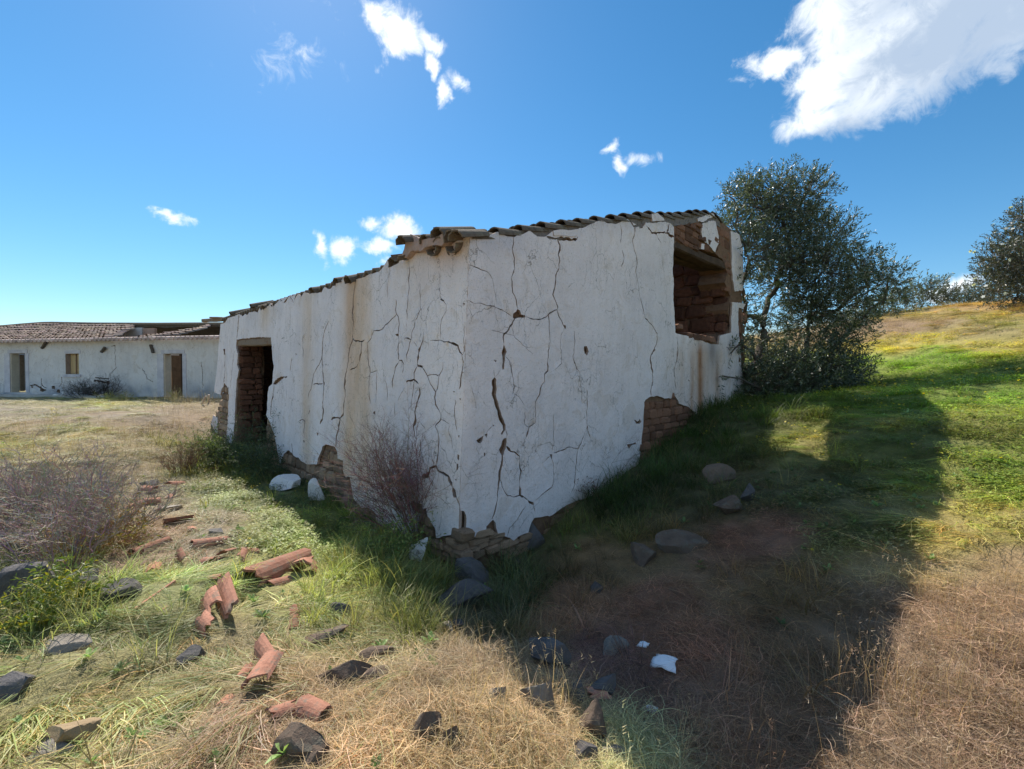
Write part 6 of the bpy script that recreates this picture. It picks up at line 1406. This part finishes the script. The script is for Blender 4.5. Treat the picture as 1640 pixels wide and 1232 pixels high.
# ------------------------------------------------------------------ ground cover: grass, straw, meadow leaves (uncountable growth)
def blade(m, rd, p, az, ln, w, prof, tint, k=5, sway=.25):
    """ribbon blade: prof(t) -> elevation angle along the blade"""
    p = Vector(p); pts = [p.copy()]; a = az
    for i in range(k):
        t = (i + .5) / k; e = prof(t); a += rd.gauss(0, sway) * .5
        p = p + Vector((math.cos(a) * math.cos(e), math.sin(a) * math.cos(e), math.sin(e))) * ln / k
        if p.z < .004: p.z = .004 + rd.random() * .012
        pts.append(p.copy())
    V = []; tw = rd.uniform(-.6, .6)
    for i, q in enumerate(pts):
        d = (pts[min(i + 1, k)] - pts[max(i - 1, 0)]).normalized(); s = d.cross(Vector((0, 0, 1)))
        if s.length < 1e-3: s = Vector((1, 0, 0))
        s.normalize(); n = d.cross(s); s = s * math.cos(tw) + n * math.sin(tw)
        ww = w * .5 * (1 - (i / k) ** 2 * .9)
        V += [q - s * ww, q + s * ww]
    m.add(V, [(2 * i, 2 * i + 1, 2 * i + 3, 2 * i + 2) for i in range(k)], tint)
def tint(rd, lo=.7, hi=1.3, hue=.10, pal=False):
    f = rd.uniform(lo, hi)
    if pal:
        k = rd.choice(((1.45, 1.35, 1.7), (.8, 1.05, .8), (.6, .8, .6), (1.3, 1.0, .9), (1, 1, 1), (1, 1.1, 1)))
        return (f * k[0], f * k[1], f * k[2])
    return (f * (1 + rd.uniform(-hue, hue)), f, f * (1 + rd.uniform(-hue, hue)))
def tuft(kind, seed):
    rd = random.Random(seed * 97 + kind); m = MB()
    if kind == LODG:
        for i in range(26):
            s = rd.random() ** .5 * .10; a0 = rd.uniform(0, 6.283); az = rd.gauss(0, .5)
            e0 = rd.uniform(.25, .95); e1 = rd.uniform(-.30, .03)
            blade(m, rd, (s * math.cos(a0), s * math.sin(a0), 0), az, rd.uniform(.20, .46), rd.uniform(.003, .0066), lambda t: e0 * max(0, 1 - t * 3.2) + e1 * min(1, t * 1.8), tint(rd, .6, 1.35, .14, True), 6, .32)
    elif kind == UPR:
        for i in range(24):
            s = rd.random() ** .5 * .09; a0 = rd.uniform(0, 6.283); az = a0 + rd.gauss(0, .7); e0 = rd.uniform(1.0, 1.5); e1 = rd.uniform(-.4, .9)
            blade(m, rd, (s * math.cos(a0), s * math.sin(a0), 0), az, rd.uniform(.14, .34), rd.uniform(.003, .006), lambda t: e0 + (e1 - e0) * t, tint(rd, .6, 1.35, .12), 5, .15)
    elif kind == MEAD:
        for i in range(46):
            s = rd.random() ** .5 * .15; a0 = rd.uniform(0, 6.283); z = rd.uniform(.015, .085) ; p = Vector((s * math.cos(a0), s * math.sin(a0), z)); t_ = tint(rd, .6, 1.35, .12)
            for j in range(3):
                az = j * 2.094 + rd.uniform(-.4, .4); d = Vector((math.cos(az), math.sin(az), rd.uniform(-.3, .5))).normalized(); sd = d.cross(Vector((0, 0, 1))).normalized(); l = rd.uniform(.011, .022)
                m.add([p, p + d * l * .6 + sd * l * .45, p + d * l, p + d * l * .6 - sd * l * .45], [(0, 1, 2, 3)], t_)
        for i in range(9):
            s = rd.random() ** .5 * .14; a0 = rd.uniform(0, 6.283)
            blade(m, rd, (s * math.cos(a0), s * math.sin(a0), 0), rd.uniform(0, 6.283), rd.uniform(.06, .18), .0035, lambda t: 1.3 - 1.5 * t, tint(rd, .8, 1.5, .12), 4, .2)
    elif kind == STRAW:
        for i in range(30):
            s = rd.random() ** .5 * .16; a0 = rd.uniform(0, 6.283); az = rd.gauss(0, .9) if rd.random() < .7 else rd.uniform(0, 6.283); e0 = rd.uniform(-.05, .5); e1 = rd.uniform(-.5, .1)
            blade(m, rd, (s * math.cos(a0), s * math.sin(a0), rd.uniform(.004, .03)), az, rd.uniform(.09, .28), rd.uniform(.0018, .0038), lambda t: e0 + (e1 - e0) * t, tint(rd, .5, 1.6, .12), 6, .55)
    else:
        for i in range(11):
            s = rd.random() ** .5 * .10; a0 = rd.uniform(0, 6.283); e1 = rd.uniform(.5, 1.4)
            t_ = tint(rd, .65, 1.4, .10); n0 = len(m.v); L_ = rd.uniform(.14, .36)
            blade(m, rd, (s * math.cos(a0), s * math.sin(a0), 0), a0 + rd.gauss(0, 1), L_, .0022, lambda t: 1.45 + (e1 - 1.45) * t, t_, 5, .15)
            tip = Vector(m.v[-1])
            for j in range(3):
                blade(m, rd, tip - Vector((0, 0, .012 * j)), rd.uniform(0, 6.283), .02, .0035, lambda t: .5, t_, 1, .2)
    o = bpy.data.objects.new('tuft', None)
    me = bpy.data.meshes.new('tuft'); me.from_pydata(m.v, [], m.f); me.materials.append(M_GRASS)
    a = me.color_attributes.new('Col', 'FLOAT_COLOR', 'POINT'); c = np.ones((len(m.v), 4)); c[:, :3] = np.array(m.c); a.data.foreach_set('color', c.ravel())
    me.update()
    return bpy.data.objects.new('tuft', me)
def scatter(name, tufts, P, rot, scl, col, var):
    me = bpy.data.meshes.new(name); me.vertices.add(len(P)); me.vertices.foreach_set('co', P.astype(np.float32).ravel())
    a = me.attributes.new('rot', 'FLOAT_VECTOR', 'POINT'); a.data.foreach_set('vector', rot.astype(np.float32).ravel())
    a = me.attributes.new('scl', 'FLOAT', 'POINT'); a.data.foreach_set('value', scl.astype(np.float32))
    a = me.attributes.new('col', 'FLOAT_VECTOR', 'POINT'); a.data.foreach_set('vector', col.astype(np.float32).ravel())
    a = me.attributes.new('var', 'INT', 'POINT'); a.data.foreach_set('value', var.astype(np.int32))
    me.materials.append(M_GRASS)
    o = bpy.data.objects.new(name, me); COL.objects.link(o); stuff(o)
    ng = bpy.data.node_groups.new(name + '_scatter', 'GeometryNodeTree')
    ng.interface.new_socket('Geometry', in_out='INPUT', socket_type='NodeSocketGeometry'); ng.interface.new_socket('Geometry', in_out='OUTPUT', socket_type='NodeSocketGeometry')
    gi = ng.nodes.new('NodeGroupInput'); go_ = ng.nodes.new('NodeGroupOutput'); jn = ng.nodes.new('GeometryNodeJoinGeometry')
    def attr(nm, t):
        n = ng.nodes.new('GeometryNodeInputNamedAttribute'); n.data_type = t; n.inputs['Name'].default_value = nm
        return [s for s in n.outputs if s.enabled and s.name == 'Attribute'][0]
    ar, as_, av = attr('rot', 'FLOAT_VECTOR'), attr('scl', 'FLOAT'), attr('var', 'INT')
    for i, t in enumerate(tufts):
        oi = ng.nodes.new('GeometryNodeObjectInfo'); oi.inputs['Object'].default_value = t
        cp = ng.nodes.new('FunctionNodeCompare'); cp.data_type = 'INT'; cp.operation = 'EQUAL'
        ins = [s for s in cp.inputs if s.enabled]; ng.links.new(av, ins[0]); ins[1].default_value = i
        ip = ng.nodes.new('GeometryNodeInstanceOnPoints')
        ng.links.new(gi.outputs[0], ip.inputs['Points']); ng.links.new(cp.outputs[0], ip.inputs['Selection']); ng.links.new(oi.outputs['Geometry'], ip.inputs['Instance'])
        ng.links.new(ar, ip.inputs['Rotation']); ng.links.new(as_, ip.inputs['Scale']); ng.links.new(ip.outputs[0], jn.inputs[0])
    ng.links.new(jn.outputs[0], go_.inputs[0])
    md = o.modifiers.new('scatter', 'NODES'); md.node_group = ng
    return o
foot = np.array([C2 + DL[:2] * .02 + DR[:2] * .02, C2 + DL[:2] * (LEN_L - .1) + DR[:2] * .02, far_c, C2 + DR[:2] * (LEN_R - .05) + DL[:2] * .02])
NAMES = {LODG: 'lodged_grass', UPR: 'upright_grass', MEAD: 'meadow_leaves', STRAW: 'straw', STALK: 'dry_stalks'}
COUNT = {LODG: 30000, UPR: 26000, MEAD: 30000, STRAW: 34000, STALK: 16000}
rs = np.random.default_rng(99)
def candidates(n):
    r = .95 + (30 - .95) * rs.random(n) ** 1.35; th = rs.uniform(R(-60), R(60), n)
    return r * np.sin(th), r * np.cos(th), r
tile_pts = [(o.matrix_world.translation.x, o.matrix_world.translation.y) for o in COL.objects if o.parent is None and o.get('category') in ('roof tile', 'stone', 'plaster lump', 'litter')]
tile_rad = [max(o.dimensions[:2]) * .5 if False else 0 for o in tile_pts]
bpy.context.view_layer.update()
KEEP = []
for o in COL.objects:
    if o.parent is None and o.get('category') in ('roof tile', 'tile shard', 'stone', 'plaster lump', 'litter'):
        bb = [o.matrix_world @ Vector(c) for c in o.bound_box]; c = sum(bb, Vector()) / 8
        rr_ = max((b - c).xy.length for b in bb); KEEP.append((c.x, c.y, rr_ * .75)); dv_ = Vector((c.x, c.y)).normalized(); KEEP.append((c.x - dv_.x * rr_ * .9, c.y - dv_.y * rr_ * .9, rr_ * .75))
KEEP = np.array(KEEP)
for k in range(5):
    x, y, r = candidates(COUNT[k]); z = zg(x, y)
    col, kin = region(x, y, z)
    pat = fbm(x * 2.2, y * 2.2, k, 120 + k) + .6 * fbm(x * 5.5, y * 5.5, k, 160 + k, 3)
    w = kin[:, k] * np.clip(.85 + 1.5 * pat, .04, 1.7)
    keep = rs.random(len(x)) < w
    keep &= ~pip(np.stack([x, y], 1), foot)
    dk = ((x[:, None] - KEEP[:, 0]) ** 2 + (y[:, None] - KEEP[:, 1]) ** 2) < KEEP[:, 2] ** 2
    keep &= ~(dk.any(1) & (rs.random(len(x)) < .9))
    pu = PH.uv1((0, 600)); hd = (np.stack([x, y, z], 1) - HB) @ HN
    keep &= ~((hd < .05) & (x < 2) & (y > 14))
    x, y, z, r, col = x[keep], y[keep], z[keep], r[keep], col[keep]
    n = len(x)
    flow = 2.2 * fbm(x * .7, y * .7, 0, 140, 2) * math.pi + rs.normal(0, .5, n) + (2.6 if k == LODG else 0)
    if k in (MEAD, UPR): flow = rs.uniform(0, 6.283, n)
    rot = np.stack([rs.normal(0, .08, n), rs.normal(0, .08, n), flow], 1)
    scl = rs.uniform(.6, 1.1, n) * (1 + np.clip((r - 5) / 20, 0, .8)) * (.82 if k in (LODG, STRAW) else 1)
    if k == UPR:
        pxy = project(np.stack([x, y, z], 1)); wallgrass = np.clip(1 - np.abs((np.stack([x, y], 1) - B0[:2]) @ PR.n[:2] / np.linalg.norm(PR.n[:2])) / 1.2, 0, 1); scl *= 1 + .25 * wallgrass
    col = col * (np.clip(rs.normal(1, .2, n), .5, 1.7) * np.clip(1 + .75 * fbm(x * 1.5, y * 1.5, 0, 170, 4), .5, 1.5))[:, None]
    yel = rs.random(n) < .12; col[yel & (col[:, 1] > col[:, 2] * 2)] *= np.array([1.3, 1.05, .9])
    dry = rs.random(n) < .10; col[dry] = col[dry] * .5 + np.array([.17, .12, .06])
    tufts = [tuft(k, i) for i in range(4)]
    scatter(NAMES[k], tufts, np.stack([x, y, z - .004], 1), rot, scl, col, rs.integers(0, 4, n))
    print(NAMES[k], n)
# low litter of short broken stems over bare soil
x, y, r = candidates(52000); k_ = (r < 15) & ~pip(np.stack([x, y], 1), foot); x, y, r = x[k_], y[k_], r[k_]; z = zg(x, y); col, kin = region(x, y, z)
dk = ((x[:, None] - KEEP[::2, 0]) ** 2 + (y[:, None] - KEEP[::2, 1]) ** 2) < (KEEP[::2, 2] * .7) ** 2
k_ = ~dk.any(1) & (rs.random(len(x)) < .25 + kin.sum(1).clip(0, 1) * .75); x, y, z, r, col = x[k_], y[k_], z[k_], r[k_], col[k_]; n = len(x)
lum = col.mean(1, keepdims=True)
dryc = np.array([1.25, .92, .62]) * lum
mixk = rs.random((n, 1)) * .8
col = (col * (1 - mixk) + dryc * mixk) * np.clip(rs.normal(.85, .28, (n, 1)), .35, 1.7)
scatter('plant_litter', [tuft(STRAW, 40 + i) for i in range(4)], np.stack([x, y, z - .012], 1), np.stack([rs.normal(0, .1, n), rs.normal(0, .1, n), rs.uniform(0, 6.28, n)], 1), rs.uniform(.32, .62, n) * (1 + np.clip((r - 4) / 14, 0, 1)), col, rs.integers(0, 4, n))
# broad-leaved weed rosettes
def rosette(seed):
    rd = random.Random(seed); m = MB()
    for k in range(rd.randint(9, 14)):
        az = rd.uniform(0, 6.283); e = rd.uniform(.15, 1.1); ln = rd.uniform(.05, .12); w = ln * rd.uniform(.22, .36); d = Vector((math.cos(az) * math.cos(e), math.sin(az) * math.cos(e), math.sin(e))); sd = Vector((-math.sin(az), math.cos(az), 0)); dn = Vector((0, 0, -ln * .25)); t_ = tint(rd, .65, 1.35, .1); p = Vector((0, 0, .01))
        a, b, c_ = p + d * ln * .35, p + d * ln * .7 + dn * .3, p + d * ln + dn
        m.add([p, a + sd * w * .5, a - sd * w * .5, b + sd * w * .45, b - sd * w * .45, c_, a - Vector((0, 0, .004)), b - Vector((0, 0, .004))], [(0, 1, 6), (0, 6, 2), (1, 3, 7, 6), (6, 7, 4, 2), (3, 5, 7), (7, 5, 4)], t_)
    me = bpy.data.meshes.new('rosette'); me.from_pydata(m.v, [], m.f); me.materials.append(M_GRASS)
    a = me.color_attributes.new('Col', 'FLOAT_COLOR', 'POINT'); c = np.ones((len(m.v), 4)); c[:, :3] = np.array(m.c); a.data.foreach_set('color', c.ravel()); me.update()
    return bpy.data.objects.new('rosette', me)
x, y, r = candidates(16000); k_ = (r < 14) & ~pip(np.stack([x, y], 1), foot); x, y, r = x[k_], y[k_], r[k_]; z = zg(x, y); col, kin = region(x, y, z)
k_ = rs.random(len(x)) < (kin[:, MEAD] * .5 + kin[:, UPR] * .35 + kin[:, LODG] * .14) * np.clip(.5 + 1.6 * fbm(x * 1.7, y * 1.7, 0, 180), 0, 1); x, y, z, r, col = x[k_], y[k_], z[k_], r[k_], col[k_]; n = len(x)
col = np.minimum(col.mean(1, keepdims=True), .26) * np.array([.85, 1.25, .42]) * np.clip(rs.normal(1, .2, (n, 1)), .5, 1.5)
scatter('broad_leaved_weeds', [rosette(i) for i in range(4)], np.stack([x, y, z + .01], 1), np.stack([rs.normal(0, .15, n), rs.normal(0, .15, n), rs.uniform(0, 6.28, n)], 1), rs.uniform(.35, .75, n), col, rs.integers(0, 4, n))
# small yellow flowers
def flower(seed):
    rd = random.Random(seed); m = MB()
    for i in range(3):
        p = Vector((rd.uniform(-.06, .06), rd.uniform(-.06, .06), rd.uniform(.06, .13)))
        blade(m, rd, (p.x, p.y, 0), 0, p.z, .002, lambda t: 1.57, (.18, .3, .05), 2, 0)
        nrm = Vector((rd.gauss(0, .4), rd.gauss(0, .4), 1)).normalized(); ax = nrm.orthogonal().normalized(); ay = nrm.cross(ax)
        for a in range(5):
            t1 = lambda b: ax * math.cos(b) + ay * math.sin(b); an = a * 1.2566
            m.add([p, p + t1(an - .45) * .008, p + t1(an) * .013, p + t1(an + .45) * .008], [(0, 1, 2, 3)], (1, 1, 1))
    me = bpy.data.meshes.new('flower'); me.from_pydata(m.v, [], m.f); me.materials.append(M_GRASS)
    a = me.color_attributes.new('Col', 'FLOAT_COLOR', 'POINT'); c = np.ones((len(m.v), 4)); c[:, :3] = np.array(m.c); a.data.foreach_set('color', c.ravel()); me.update()
    return bpy.data.objects.new('flower', me)
x, y, r = candidates(14000); z = zg(x, y); col, kin = region(x, y, z)
w = kin[:, MEAD] * np.clip(.3 + 1.6 * fbm(x * 1.2, y * 1.2, 0, 150), 0, 1) * np.where(r > 6, .55, .22)
keep = (rs.random(len(x)) < w) & ~pip(np.stack([x, y], 1), foot); x, y, z, r = x[keep], y[keep], z[keep], r[keep]; n = len(x)
scatter('yellow_wildflowers', [flower(i) for i in range(3)], np.stack([x, y, z], 1), np.stack([np.zeros(n), np.zeros(n), rs.uniform(0, 6.28, n)], 1), rs.uniform(.7, 1.2, n) * (1 + np.clip((r - 5) / 14, 0, 1)), np.tile([.70, .56, .03], (n, 1)), rs.integers(0, 3, n))
print('stones in the cottage', NST[0], 'total faces', sum(len(o.data.polygons) for o in COL.objects if o.type == 'MESH'))
